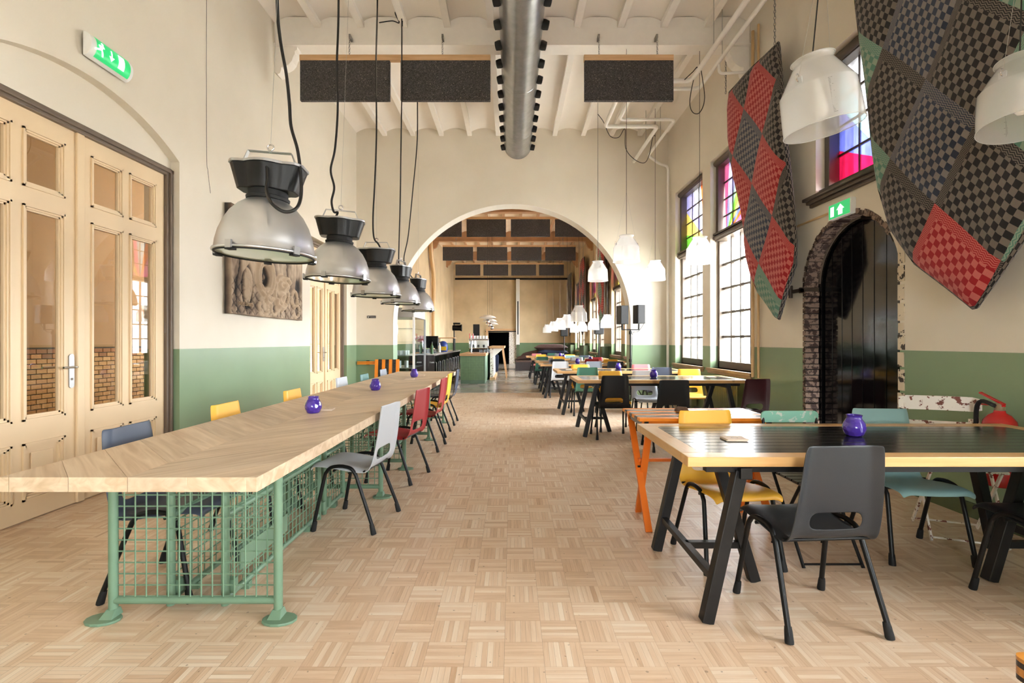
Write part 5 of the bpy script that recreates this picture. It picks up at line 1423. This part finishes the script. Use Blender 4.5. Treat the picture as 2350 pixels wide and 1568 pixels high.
# loose black cables looping between the ceiling hooks
def loose(name, label, pts, r=.006): tag(MB().tube(smooth_path(pts, 8), r, 6).build(name, 'cable_black', smooth=60), label, 'cable')
loose('cable_loop', 'loop of black cable hanging left of the red quilt', [at(1571, 183, 6.9), at(1590, 165, 6.9), at(1600, 155, 6.9), at(1590, 190, 6.9), at(1583, 235, 6.9), at(1590, 258, 6.9), at(1606, 258, 6.9), at(1617, 225, 6.9), at(1609, 160, 6.9)])
loose('cable_loop', 'black cable sagging between the bucket lamp hooks near the arch wall', [at(1372, 262, 8.9), at(1385, 280, 8.9), at(1400, 312, 8.9), at(1420, 315, 8.9), at(1434, 296, 8.9), at(1436, 340, 8.9), at(1455, 365, 8.9), at(1478, 374, 8.9), at(1490, 355, 8.9), at(1498, 315, 8.9), at(1504, 312, 8.9)])
loose('cable_loop', 'short black cable looped over a ceiling hook left of the duct', [at(870, 52, 6.5), at(900, 48, 6.5), at(916, 52, 6.5), at(907, 30, 6.5), at(914, 20, 6.5), at(923, 24, 6.5), at(923, 60, 6.5)], .008)
loose('wall_wire', 'thin loose wire hanging down the cream wall left of the dome lamps', [(XL + .01, 5.15, 5.4), (XL + .01, 5.15, 3.3), (XL + .012, 5.17, 3.0), (XL + .02, 5.2, 2.78)], .0022)

# ---- exit signs
emit('exit_green', (40, 190, 110), .22); emit('exit_white', (230, 255, 240), .45)
p0, p1 = onx(203, 100, XL + .06), onx(299, 150, XL + .06); ya, yb = p0[1], p1[1]
ex = thing('exit_sign', 'glowing green exit sign with running figure above the near double door', 'sign', (XL, (ya + yb) / 2, 3.43)); hl = (yb - ya) / 2; hh = .088
MB().box(0, .03, -hl + .03, hl - .03, -.06, .06).build('back_box', 'galv_plain', ex)
arc = [(.02 + .065 * math.cos(t), hh * math.sin(t)) for t in [R(-90 + 180 * k / 16) for k in range(17)]]
n = len(arc); mb = MB(); mb.v = [(a, -hl, b) for a, b in arc] + [(a, hl, b) for a, b in arc]; mb.f = [(k, k + 1, n + k + 1, n + k) for k in range(n - 1)] + [tuple(range(n)), tuple(range(2 * n - 1, n - 1, -1))]
mb.build('housing', 'white_plastic', ex, smooth=50)
pa = [(.0225 + .065 * math.cos(t), (hh + .002) * math.sin(t)) for t in [R(-58 + 116 * k / 12) for k in range(13)]]
n = len(pa); mb = MB(); mb.v = [(a, -hl + .045, b) for a, b in pa] + [(a, hl - .03, b) for a, b in pa]; mb.f = [(k, k + 1, n + k + 1, n + k) for k in range(n - 1)]
mb.build('green_panel', 'exit_green', ex, smooth=50)
def curved(poly, name):
    # y runs along the sign; z up; wrapped onto the curved panel; thin shapes cut into bands
    mb = MB(); zs = sorted(set([p[1] for p in poly])); cuts = []
    z = min(zs)
    while z < max(zs) - 1e-6: cuts.append((z, min(z + .012, max(zs)))); z += .012
    for a, b in cuts:
        pl = clip_poly(clip_poly([tuple(p) for p in poly], (0, 1), b), (0, -1), -a)
        if len(pl) < 3: continue
        k = len(mb.v); mb.v += [(.026 + .065 * math.cos(math.asin(max(-1, min(1, q[1] / (hh + .003))))), q[0], q[1]) for q in pl]; mb.f.append(tuple(range(k, k + len(pl))))
    return mb.build(name, 'exit_white', ex, fix=False)
# running figure: head, body, limbs; arrow; door leaf
S = 1.0
for poly in ([(-.105 + .012 * math.cos(t), .040 + .012 * math.sin(t)) for t in [2 * math.pi * k / 8 for k in range(8)]], [(-.145, .022), (-.095, .028), (-.088, .012), (-.14, .006)], [(-.135, .018), (-.105, .012), (-.112, -.018), (-.138, -.008)],
             [(-.125, -.004), (-.105, -.012), (-.092, -.05), (-.106, -.052)], [(-.138, -.004), (-.122, -.014), (-.168, -.03), (-.172, -.018)]): curved(poly, 'running_figure')
for poly in ([(-.028, .04), (-.016, .04), (-.016, -.01), (-.028, -.01)], [(-.048, -.008), (.004, -.008), (-.022, -.042)]): curved(poly, 'arrow')
curved([(.045, .052), (.105, .052), (.105, -.052), (.045, -.052)], 'door_symbol')
q = onx(1932, 480, XR - .03)
e2 = thing('exit_sign', 'small green exit sign above the arched black door', 'sign', (XR, q[1] + .01, q[2] + .0)); hl = .165
MB().box(-.05, 0, -hl, hl, -.075, .075).build('housing', 'white_plastic', e2, bevel=.004)
MB().box(-.0515, -.049, -hl + .012, hl - .012, -.068, .068).build('green_panel', 'exit_green', e2)
for poly in ([(-.02, .05), (-.075, .0), (-.05, .0), (-.05, -.05), (.01 - .0, -.05), (.01, .0), (.035, .0)], [(.075, .045), (.125, .045), (.125, -.05), (.075, -.05)]):
    MB().prism(poly, -.0535, -.0515, 'x').build('pictogram', 'exit_white', e2)
# ---- small black direction sign on the arch wall
q = at(852.5, 727.7, YF - .006)
sg = thing('direction_sign', 'small black sign with white lettering on the cream wall left of the arch', 'sign', q)
MB().box(-.09, .09, -.003, .003, -.024, .024).build('plate', 'cable_black', sg)
text_mesh('Toiletten', .034, 'white_paint', sg, (.022, -.0045, .0), (R(90), 0, 0), 'lettering', .0004)
MB().prism([(-.082, 0), (-.062, .016), (-.062, .006), (-.048, .006), (-.048, -.006), (-.062, -.006), (-.062, -.016)], -.0042, -.003, 'y').build('arrow', 'white_paint', sg)

# ---- clay relief on the left wall
y0, y1, z0, z1 = 5.47, 7.33, 1.53, 2.76; NY, NZ = 150, 100
rl = thing('clay_relief', 'fired clay wall relief with rings and figures behind the nearest dome lamp', 'artwork', (XL + .032, (y0 + y1) / 2, (z0 + z1) / 2))
v, f, stn = [], [], []
def hgt_(u, w):
    """u, w in metres from the lower left corner (left is the near end)"""
    W, H = y1 - y0, z1 - z0
    h = .010 * noise.noise(Vector((u * 4, w * 1.4, 1))) + .012 * noise.noise(Vector((u * 14, w * 3, 4))) + .005 * noise.noise(Vector((u * 30, w * 16, 9)))
    def ring(cx, cy, r, wd, a, sy=1.15): d = math.hypot(u - cx, (w - cy) / sy); return a * math.exp(-((d - r) / wd) ** 2)
    h += ring(.74, .50, .20, .026, .05) + ring(.74, .50, .14, .020, .045) + ring(.74, .50, .07, .035, -.05)
    h += ring(1.19, .40, .0, .09, .07) + ring(1.17, .34, .19, .024, .045) + ring(1.24, .48, .06, .022, .05) + ring(1.12, .44, .035, .022, .05) + ring(1.16, .26, .05, .02, .045)
    h += ring(1.72, .48, .0, .06, -.06, 1.6) + ring(.35, .34, .0, .07, .05, 2.4) + ring(.35, .34, .11, .014, -.03, 2.2) + ring(.28, .60, .0, .05, .045, 2.2) + ring(.70, .12, .10, .02, .035) + ring(.98, .14, .09, .02, .03) + ring(1.58, .30, .09, .018, .035) + ring(1.64, .13, .08, .016, .035)
    for k, (x, s, c) in enumerate(((.16, .10, 2), (.30, -.12, 5), (.80, .02, 6), (1.36, .06, 3), (1.02, -.3, 1))):
        cr = x + s * (w - .5) + .025 * math.sin(w * 9 + c); d = abs(u - cr)
        if k != 2 or w > .65: h -= (.055 if k in (3, 2) else .028) * math.exp(-(d / .010) ** 2)
    if w < .45:
        for s in (1, -1):
            d = abs(((u + s * w * 1.2) / .15) % 1 - .5) * .15; h -= .022 * math.exp(-((d) / .008) ** 2) * min(1, (.45 - w) * 8)
    h = max(h, -.045); e = min(u, W - u, w, H - w); h *= min(1, e / .03)
    return h
for j in range(NZ + 1):
    for i in range(NY + 1):
        u, w = (y1 - y0) * i / NY, (z1 - z0) * j / NZ; h = hgt_(u, w); eg = .010 * noise.noise(Vector((u * 3, w * 3, 20)))
        ex_ = .012 * noise.noise(Vector((u * 2.2, j, 3))) if j in (0, NZ) else 0
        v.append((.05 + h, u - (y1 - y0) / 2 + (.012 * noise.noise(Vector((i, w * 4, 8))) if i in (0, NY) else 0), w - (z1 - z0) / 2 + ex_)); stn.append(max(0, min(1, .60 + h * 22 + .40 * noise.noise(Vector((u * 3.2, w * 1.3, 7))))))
for j in range(NZ):
    for i in range(NY): a = j * (NY + 1) + i; f.append((a, a + 1, a + NY + 2, a + NY + 1))
rim = [i for i in range(NY + 1)] + [j * (NY + 1) + NY for j in range(1, NZ + 1)] + [NZ * (NY + 1) + i for i in range(NY - 1, -1, -1)] + [j * (NY + 1) for j in range(NZ - 1, 0, -1)]
b0 = len(v); v += [(-.02, v[i][1], v[i][2]) for i in rim]; stn += [.1] * len(rim)
for k in range(len(rim)): k2 = (k + 1) % len(rim); f.append((rim[k], b0 + k, b0 + k2, rim[k2]))
me = bpy.data.meshes.new('relief_slab'); me.from_pydata(v, [], f); a = me.attributes.new('stain', 'FLOAT', 'POINT'); a.data.foreach_set('value', stn)
bm = bmesh.new(); bm.from_mesh(me); bmesh.ops.recalc_face_normals(bm, faces=bm.faces); bm.to_mesh(me); bm.free()
me.polygons.foreach_set('use_smooth', [True] * len(me.polygons))
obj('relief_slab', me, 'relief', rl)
MB().box(-.03, -.005, -.90, .90, -.58, .58).build('backing_board', 'batten', rl)
text_mesh('OLEE SMITS', .062, 'clay_plain', rl, (.052, -.63, -.49), (R(90), 0, R(90)), 'signature', .006)
# ---- radiators below the clear-paned windows
for y0_, y1_, lab in ((6.70, 7.90, 'ribbed green radiator below the nearer clear-paned window'), (8.42, 9.6, 'ribbed green radiator below the farther clear-paned window')):
    r_ = thing('radiator', lab, 'radiator', (XR - .10, (y0_ + y1_) / 2, 0)); n = int((y1_ - y0_) / .05)
    cm = MB().box(-.045, .045, -.019, .019, .12, .66).mesh('column'); cm.materials.append(M['radiator'])
    for k in range(n): obj('column', cm, None, r_, (0, y0_ + (k + .5) * .05 - (y0_ + y1_) / 2, 0))
    MB().box(-.03, .03, -(y1_ - y0_) / 2, (y1_ - y0_) / 2, .14, .20).box(-.03, .03, -(y1_ - y0_) / 2, (y1_ - y0_) / 2, .58, .64).build('header', 'radiator', r_)
    for s in (-1, 1): MB().box(-.02, .02, s * .5 - .02, s * .5 + .02, 0, .14).build('foot', 'radiator', r_)
    MB().box(.045, .10, -.3, .3, .3, .34).build('wall_bracket', 'radiator', r_)
# ---- folded orange and black striped table and bars leaning on the arch wall
t = thing('folded_table', 'folded orange and black striped table leaning on the wall left of the arch', 'table', (-2.54, 9.98, 0), 0, rx=R(-6))
for k in range(7):
    w_ = .50 / 7; MB().box(-.25 + k * w_ + .002, -.25 + (k + 1) * w_ - .002, -.012, .012, 0, .86).build('slat', 'slat_black' if k % 2 else 'orange_paint', t, bevel=.003)
for z in (.14, .42, .72): MB().box(-.24, .24, .012, .035, z, z + .04).build('batten', 'orange_paint', t)
t = thing('bench_bars', 'pair of orange wooden bars fixed to the green wall beside the folded table', 'rail', (-2.95, 10.10, .80))
for z in (.0, -.035): MB().box(-.21, .19, -.02, .02, z - .014, z + .014).build('bar', 'orange_paint', t, bevel=.003)
MB().box(-.03, .03, .015, .04, -.06, .03).build('bracket', 'steel_dark', t)
# =================================================================== BEYOND THE ARCH
def speaker_box(root_name, label, x, y, z, w, d, h, rz=0.):
    t = thing(root_name, label, 'speaker', (x, y, z), R(rz), 'black loudspeakers on stands')
    MB().box(-w / 2, w / 2, -d / 2, d / 2, 0, h).build('cabinet', 'black_metal', t, bevel=.008)
    MB().box(-w / 2 + .012, w / 2 - .012, -d / 2 - .006, -d / 2, .012, h - .012).build('grille', 'rubber', t, bevel=.003)
    return t
speaker_box('loudspeaker', 'black loudspeaker on the left arm of the twin stand at the arch', 2.145, 9.62, 1.555, .165, .20, .36, 14)
speaker_box('loudspeaker', 'black loudspeaker on the right arm of the twin stand at the arch', 2.465, 9.60, 1.565, .165, .20, .36, 14)
t = thing('speaker_stand', 'black twin speaker stand with a cross bar before the arch pier', 'stand', (2.305, 9.62, 0))
MB().tube([(0, 0, .75), (0, 0, 1.45)], .016, 10).build('upper_pole', 'black_metal', t, smooth=60); MB().tube([(0, 0, .18), (0, 0, .80)], .022, 10).build('lower_pole', 'black_metal', t, smooth=60)
MB().bar((-.17, 0, 1.45), (.17, 0, 1.45), .03, .02).build('cross_bar', 'black_metal', t)
for s in (-1, 1): MB().tube([(s * .16, 0, 1.45), (s * .16, -.01, 1.562)], .017, 10).build('spigot', 'black_metal', t, smooth=60)
for k in range(3):
    a = R(30 + 120 * k); MB().tube([(0, 0, .55), (.40 * math.cos(a), .40 * math.sin(a), .012)], .010, 8).build('leg', 'black_metal', t); MB().tube([(0, 0, .2), (.20 * math.cos(a), .20 * math.sin(a), .28)], .007, 6).build('brace', 'black_metal', t)
for z in (.82, 1.36): MB().lathe([(.03, z), (.03, z + .06)], 12, cap=True).build('collar', 'black_metal', t)
MB().tube(smooth_path([(.24, 0, 1.66), (.27, .03, 1.58), (.16, .03, 1.42), (.05, .03, 1.38), (.04, .03, 1.1), (.03, .03, .7), (.05, .03, .2)], 5), .005, 6).build('cable', 'cable_black', t)
def single_stand(x, y, z, h, label, lab2, w=.28):
    speaker_box('loudspeaker', label, x, y, z, w, .26, h)
    t = thing('speaker_stand', lab2, 'stand', (x, y, 0))
    MB().tube([(0, 0, .15), (0, 0, z - .01)], .02, 10).build('pole', 'black_metal', t, smooth=60); MB().box(-.1, .1, -.1, .1, z - .015, z - .001).build('top_plate', 'black_metal', t)
    for k in range(3):
        a = R(90 + 120 * k); MB().tube([(0, 0, .6), (.42 * math.cos(a), .42 * math.sin(a), .012)], .012, 6).build('leg', 'black_metal', t)
single_stand(2.13, 20.2, 1.44, .36, 'black loudspeaker on a tripod near the cushion pile', 'tripod stand near the cushion pile')
single_stand(2.80, 15.95, 1.46, .36, 'black loudspeaker behind the right row of bucket lamps', 'tripod stand behind the right row of bucket lamps')
single_stand(-1.72, 23.9, 1.50, .55, 'black loudspeaker left of the dark doorway', 'tripod stand left of the dark doorway', .30)
# ---- glazed display fridge
fr = thing('display_fridge', 'tall glazed display fridge with shelves left of the bar', 'fridge', (-2.62, 11.62, 0)); W, D, H = .45, .70, 1.97
MB().box(-W, W, -D, D, 0, .40).build('base', 'panel_green', fr, bevel=.006); MB().box(-W, W, -D, D, 1.76, H).build('head', 'galv_plain', fr, bevel=.006)
for k in range(5): MB().box(W, W + .008, -D + .03, D - .03, 1.775 + k * .038, 1.80 + k * .038).build('louver', 'white_paint', fr)
for sx in (-1, 1):
    for sy in (-1, 1): MB().box(sx * W - .022, sx * W + .022, sy * D - .022, sy * D + .022, .40, 1.76).build('post', 'white_paint' if (sx, sy) == (1, -1) else 'galv_plain', fr)
MB().box(W - .004, W, -D + .02, D - .02, .41, 1.76).build('side_glass', 'case_glass', fr); MB().box(-W + .02, W - .02, -D, -D + .004, .41, 1.76).build('front_glass', 'case_glass', fr)
MB().box(-W, -W + .01, -D + .02, D - .02, .41, 1.76).build('back_panel', 'galv_plain', fr)
for z in (.62, .90, 1.20, 1.50):
    MB().box(-W + .03, W - .05, -D + .06, D - .06, z, z + .014).build('shelf', 'case_glass' if z > 1 else 'galv_plain', fr)
cup = MB().lathe([(.001, 0), (.034, 0), (.04, .02), (.042, .10), (.038, .10), (.036, .01)], 14).mesh('white_cup', 50, True); cup.materials.append(M['white_plastic'])
tum = MB().lathe([(.001, 0), (.03, 0), (.036, .11), (.034, .11), (.028, .008), (.001, .008)], 14).mesh('tumbler', 50, True); tum.materials.append(M['tumbler'])
can = MB().lathe([(.001, 0), (.045, 0), (.045, .15), (.001, .15)], 16).mesh('tin_can', 40, True); can.materials.append(M['galv_plain'])
def row(me, name, label, cat, group, pts):
    for p in pts: tag(obj(name, me, None, None, p), label, cat, group)
row(cup, 'white_cup', 'white cup standing on the upper fridge shelf', 'cup', 'white cups in the display fridge', [(-2.95 + .11 * i, 11.1 + .28 * j, .916) for i in range(6) for j in range(2)])
row(can, 'tin_can', 'shiny tin standing on the lowest fridge shelf', 'tin', 'tins in the display fridge', [(-2.86 + .16 * i, 11.15, .636) for i in range(4)])
row(cup, 'white_cup', 'white cup on the second fridge shelf from the top', 'cup', 'white cups on the higher fridge shelf', [(-2.9 + .12 * i, 11.2, 1.216) for i in range(3)])
fl = thing('flower_bunch', 'bunch of pink flowers in a glass jar behind the fridge glass', 'flowers', (-2.32, 12.62, .907))
MB().lathe([(.05, 0), (.055, .02), (.05, .20), (.055, .22)], 16).build('jar', 'tumbler', fl, smooth=60)
rf = random.Random(9)
for k in range(14):
    a, r_ = rf.uniform(0, 6.28), rf.uniform(0, .15); c = (r_ * math.cos(a), r_ * math.sin(a), .36 + rf.uniform(-.06, .08))
    MB().tube([(0, 0, .02), (c[0] * .5, c[1] * .5, .22), c], .004, 5).build('stem', 'leaf_green', fl)
    mb = MB()
    for j in range(6):
        b = 6.28 * j / 6 + a; mb.lathe([(.001, -.02), (.025, -.005), (.03, .015), (.015, .03), (.001, .034)], 7, (c[0] + .026 * math.cos(b), c[1] + .026 * math.sin(b), c[2] + .005 * (j % 2)))
    mb.build('blossom', 'pink_petal', fl, smooth=60)
# ---- back counter with black fridge doors
bc = thing('bar_counter', 'long bar counter with black cooler doors along the left wall', 'counter', (-2.27, 15.42, 0))
MB().box(-.36, .36, -3.0, 3.0, .875, .905).build('worktop', 'galv_plain', bc, bevel=.004); MB().box(-.33, .31, -2.98, 2.98, .06, .875).build('carcass', 'dark_wood', bc); MB().box(-.3, .28, -2.95, 2.95, 0, .06).build('plinth', 'rubber', bc)
for k in range(8):
    y = -2.95 + k * .737; d_ = MB().box(.31, .335, y + .01, y + .727, .10, .855).build('cooler_door', 'black_gloss', bc, bevel=.004)
    MB().tube([(.335, y + .06, .30), (.36, y + .06, .32), (.36, y + .06, .68), (.335, y + .06, .70)], .008, 6).build('handle', 'chrome', d_)
for z in (.38, .68): MB().box(.20, .32, -2.995, -2.98, z, z + .03).build('pull', 'chrome', bc)
row(tum, 'tumbler', 'drinking glass in the rows on the bar counter', 'glass', 'drinking glasses on the bar counter', [(-2.45 + .09 * i, 12.9 + .16 * j, .905) for i in range(5) for j in range(6)])
bot = MB().lathe([(.001, 0), (.036, 0), (.037, .17), (.03, .2), (.013, .235), (.013, .30), (.001, .30)], 14)
for k, (x, y, m, lab) in enumerate(((-2.03, 12.55, 'leaf_green', 'dark green bottle beside the fridge on the bar counter'), (-2.5, 14.2, 'sill_wood', 'brown bottle behind the drinking glasses on the bar counter'), (-2.1, 14.35, 'white_plastic', 'white bottle right of the drinking glasses on the bar counter'))):
    o = thing('bottle', lab, 'bottle', (x, y, .905)); MB().lathe([(.001, 0), (.036, 0), (.037, .17), (.03, .2), (.013, .235), (.013, .28)], 14).build('body', m, o, smooth=60); MB().lathe([(.015, .275), (.015, .305)], 10, cap=True).build('cap', 'steel_dark', o)
t = thing('coffee_grinder', 'blue and yellow boxed machine on the bar counter', 'machine', (-2.15, 15.4, .905))
MB().lathe([(.13, 0), (.15, .05), (.15, .22), (.10, .30), (.04, .33)], 20, cap=True).build('body', 'blue_plastic', t, smooth=50); MB().box(-.03, .12, -.165, -.10, .04, .16).build('label_plate', 'yellow_plastic', t); MB().box(-.24, -.14, -.1, .1, 0, .42).build('column', 'black_metal', t)
t = thing('till_screen', 'black till screen on the bar counter', 'screen', (-2.42, 14.75, .905)); MB().box(-.22, .22, -.02, .02, .12, .48).build('screen', 'black_gloss', t, bevel=.006); MB().box(-.1, .1, -.07, .07, 0, .02).build('foot', 'black_metal', t); MB().box(-.03, .03, -.015, .015, .02, .14).build('neck', 'black_metal', t)
t = thing('drip_shelf', 'small wooden shelf on posts above the bar counter', 'shelf', (-2.2, 16.6, .905)); MB().box(-.3, .3, -.3, .3, .42, .45).build('board', 'counter_wood', t)
for sx in (-1, 1):
    for sy in (-1, 1): MB().tube([(sx * .26, sy * .26, 0), (sx * .26, sy * .26, .42)], .012, 6).build('post', 'steel_dark', t)
t = thing('stage_spotlight', 'black stage spotlight on a pole above the bar counter', 'spotlight', (-2.06, 17.6, .905))
MB().tube([(0, 0, 0), (0, 0, .95)], .02, 8).build('pole', 'black_metal', t); MB().lathe([(.07, -.16), (.10, -.15), (.10, .1), (.13, .18)], 16, (.1, 0, .80), 'x', True).build('can', 'black_metal', t, smooth=50); MB().box(-.02, .22, -.12, .12, .92, .98).build('yoke', 'black_metal', t)
# ---- green tiled island with wooden top
isl = thing('bar_island', 'green tiled bar island with a wooden top', 'counter', (-1.135, 16.0, 0))
MB().box(-.352, .352, -1.7, 1.7, .0, .10).build('plinth', 'green_steel', isl); MB().box(-.355, .355, -1.7, 1.7, .10, .80).build('body', 'grout_green', isl); MB().box(-.38, .38, -1.75, 1.75, .80, .87).build('worktop', 'counter_wood', isl, bevel=.006)
tl = MB(); n = 15; p = .71 / n
for i in range(n):
    for j in range(15): tl.box(-.355 + i * p + .003, -.355 + (i + 1) * p - .003, -1.706, -1.70, .10 + j * .0465 + .003, .10 + (j + 1) * .0465 - .003)
o = tl.build('tiles', 'tile_green', isl, fix=False); o['kind'] = 'stuff'
for x in (-.357, .337): MB().box(x, x + .02, -1.712, -1.70, .1, .80).build('corner_strip', 'green_steel', isl)
MB().box(.355, .360, -1.7, 1.7, .10, .80).build('side_panel', 'green_steel', isl)
t = thing('coffee_machine', 'chrome coffee machine with stacked white cups on the bar island', 'machine', (-1.11, 16.6, .87))
MB().box(-.33, .33, -.25, .25, .10, .42).build('body', 'chrome', t, bevel=.03); MB().box(-.30, .30, -.22, .22, 0, .10).build('base', 'black_metal', t); MB().box(-.32, .32, -.24, .24, .42, .44).build('cup_tray', 'galv_plain', t)
for x in (-.18, 0, .18): MB().lathe([(.03, .16), (.035, .24)], 12, (x, -.28, 0), cap=True).tube([(x, -.29, .2), (x, -.42, .18)], .012, 8).build('group_head', 'black_metal', t)
row(cup, 'white_cup', 'white cup stacked on top of the coffee machine', 'cup', 'white cups on the coffee machine', [(-1.36 + .10 * i, 16.48 + .14 * j, 1.312) for i in range(6) for j in range(2)])
row(tum, 'tumbler', 'glass standing on the bar island', 'glass', 'glasses on the bar island', [(-.98 + .085 * i, 15.3 + .12 * j, .87) for i in range(4) for j in range(3)])
t = thing('beer_tap', 'chrome beer tap with red handles on the bar island', 'tap', (-1.28, 15.6, .87)); MB().tube(smooth_path([(0, 0, 0), (0, 0, .3), (0, -.02, .42), (0, -.10, .44)], 4), .03, 10).build('column', 'chrome', t, smooth=60)
for s in (-1, 1): MB().lathe([(.014, .44), (.02, .60)], 10, (s * .05, 0, 0), cap=True).build('handle', 'red_paint', t); MB().tube([(s * .05, 0, .38), (s * .05, -.12, .36), (s * .05, -.13, .28)], .010, 8).build('spout', 'chrome', t)
# ---- high wooden bar beside the island
hb_ = thing('high_bar', 'high wooden bar ledge on white brackets beside the island', 'bar', (-.48, 16.6, 0))
MB().box(-.24, .24, -.9, 1.6, 1.0, 1.07).build('top', 'counter_wood', hb_, bevel=.005)
for y in (-.8, .2, 1.2): MB().prism([(-.20, .99), (.20, .99), (-.02, .80), (-.20, .66)], y - .03, y + .03, 'y').build('bracket', 'white_paint', hb_)
MB().box(-.22, -.12, -.85, 1.55, .08, .99).build('panel', 'peel_white', hb_); MB().box(-.23, -.06, -.88, 1.56, 0, .08).build('plinth', 'batten', hb_)
for y in (-.1, 1.0): MB().bar((.16, y, 1.0), (.30, y, 0), .05, .05).build('leg', 'counter_wood', hb_)
tag(MB().prism([(-.03, 0), (.06, .02), (.07, .5), (.0, .62), (-.04, .5)], -.10, .10, 'y').build('blue_cloth', 'denim', loc=(-.50, 16.0, .25)), 'blue cloth hanging from the high wooden bar', 'cloth')
# ---- cluster of disc pendants
for k, (px, py, wpx, lab) in enumerate(((1119, 730, 40, 'uppermost pale disc pendant over the bar island'), (1124, 738, 34, 'middle pale disc pendant over the bar island'), (1129, 745, 30, 'lowest pale disc pendant over the bar island'))):
    q = at(px, py, 16.4 + .5 * k); r_ = wpx / 2 * (16.4 + .5 * k) / F
    t = thing('disc_pendant', lab, 'lamp', q, 0, 'disc pendants over the bar')
    MB().lathe([(r_, 0), (r_ * .8, .05), (r_ * .35, .095), (.02, .10)], 28).build('disc_shade', 'white_paint', t, smooth=60); MB().lathe([(r_ * .55, -.05), (r_ * .3, -.03), (.03, -.02)], 24).build('lower_disc', 'white_paint', t, smooth=60)
    MB().lathe([(.001, -.19), (.05, -.17), (.07, -.12), (.05, -.07), (.02, -.02)], 16).build('chrome_globe', 'chrome', t, smooth=60); MB().tube([(0, 0, .1), (0, 0, ZC - q[2] + .05)], .004, 5).build('cable', 'cable_black', t)
# ---- left wall pipe, far wall fittings
pipe('wall_pipe', 'thick cream drain pipe on the left wall beyond the arch', [(-3.08, 18.6, 5.3), (-3.08, 18.9, 4.4), (-3.06, 19.3, 3.9), (-3.06, 19.3, .1)], .085, 'pipe_cream', .3)
t = thing('steel_column', 'pale steel column with a dark slot on the far wall', 'column', (.32, YE - .12, 0)); MB().box(-.10, .10, -.1, .1, 1.05, 4.6).build('shaft', 'white_paint', t); MB().box(-.03, .03, -.105, -.1, 1.6, 3.4).build('slot', 'cable_black', t); MB().box(-.08, .08, -.08, .08, 0, 1.05).build('lower_shaft', 'panel_green', t)
pipe('ceiling_pipe', 'dark pipe running along the top of the far wall', [(-3.1, YE - .08, 4.63), (3.1, YE - .08, 4.63)], .05, 'steel_dark')
d = sempty('door_4', 'weathered white sliding door beside the dark doorway', 'door'); 
for k in range(4): MB().box(-.16 + k * .11, -.16 + k * .11 + .105, YE - .09, YE - .05, 0, 1.74).build('plank', 'peel_white', d)
MB().box(-1.45, .35, YE - .07, YE - .02, 1.74, 1.80).build('track', 'steel_dark', d)
MB().box(-1.42, -1.30, YE - .08, YE, 0, 1.90).box(-1.42, .30, YE - .06, YE, 1.80, 1.92).build('door_case', 'batten', d)
# ---- platform with a heap of cushions
pl = thing('low_platform', 'low dark platform with a woven rug at the back of the second room', 'platform', (1.0, 21.6, 0)); MB().box(-.85, .95, -1.0, 1.0, 0, .36).build('box', 'slab' if False else 'dark_wood', pl); MB().box(-.87, .97, -1.02, 1.02, .36, .40).build('rug', 'blanket', pl)
def cushion(x, y, z, w, d_, h, m, lab, rz=0., ry=0.):
    t = thing('cushion', lab, 'cushion', (x, y, z), R(rz), 'heap of cushions on the platform', 0, R(ry)); mb = MB(); n = 10; k0 = 0
    for s in (1, -1):
        for j in range(n + 1):
            for i in range(n + 1):
                u, w_ = -1 + 2 * i / n, -1 + 2 * j / n; e = (1 - u ** 4) * (1 - w_ ** 4); pin = 1 - .08 * (1 - abs(u * w_)) * (abs(u) + abs(w_)) / 2
                mb.v.append((u * w / 2 * pin, w_ * d_ / 2 * pin, h / 2 + s * h / 2 * e ** .5))
        for j in range(n):
            for i in range(n): a = k0 + j * (n + 1) + i; mb.f.append((a, a + 1, a + n + 2, a + n + 1))
        k0 = len(mb.v)
    mb.build('cover', m, t, smooth=80); MB().tube([(-w / 2 * .93, -d_ / 2 * .93, h / 2), (w / 2 * .93, -d_ / 2 * .93, h / 2), (w / 2 * .93, d_ / 2 * .93, h / 2), (-w / 2 * .93, d_ / 2 * .93, h / 2)], .012, 6, closed=True).build('piping', 'blanket', t)
cushion(1.65, 21.9, .40, 1.5, 1.1, .26, 'denim', 'lowest dark blue cushion of the heap'); cushion(1.75, 22.0, .60, 1.4, 1.0, .28, 'denim', 'middle dark blue cushion of the heap', 8); cushion(1.75, 22.0, .80, 1.5, 1.0, .30, 'blanket', 'topmost brown woven cushion of the heap', -6)
cushion(.75, 21.9, .40, 1.2, .9, .24, 'blanket', 'brown cushion lying left of the heap', 0, -8)
cushion(.95, 22.2, .60, 1.1, .9, .20, 'blanket', 'brown cushion sloping up to the heap', 0, -12)
# ---- green window-side boxes along the right wall
for y0_, y1_, lab in ((16.3, 17.1, 'dark green wall box below the red quilt beyond the arch'), (20.5, 21.7, 'dark green wall box beside the middle quilt beyond the arch'), (25.1, 26.6, 'dark green wall box in the far right corner')):
    t = thing('wall_box', lab, 'cabinet', (XR - .12, (y0_ + y1_) / 2, 0)); h_ = (y1_ - y0_) / 2
    MB().box(-.11, .11, -h_, h_, 0, 1.05).build('body', 'panel_green', t, bevel=.006)
    for s in (-.5, .5): MB().box(-.118, -.11, s * h_ - h_ * .4, s * h_ + h_ * .4, .1, .98).build('door', 'panel_green', t)
# ---- oval plate lamp on the arch reveal
t = thing('oval_wall_lamp', 'white oval wall lamp on the left reveal of the arch', 'lamp', (-RA + .01, 10.30, 1.47)); 
mb = MB(); mb.lathe([(.001, .05), (.06, .045), (.10, .025), (.115, .0)], 20, axis='x'); mb.v = [(a, b, c * 1.7) for a, b, c in mb.v]; mb.build('diffuser', 'white_plastic', t, smooth=60); MB().box(-.006, .0, -.05, .05, -.1, .1).build('base', 'white_paint', t)
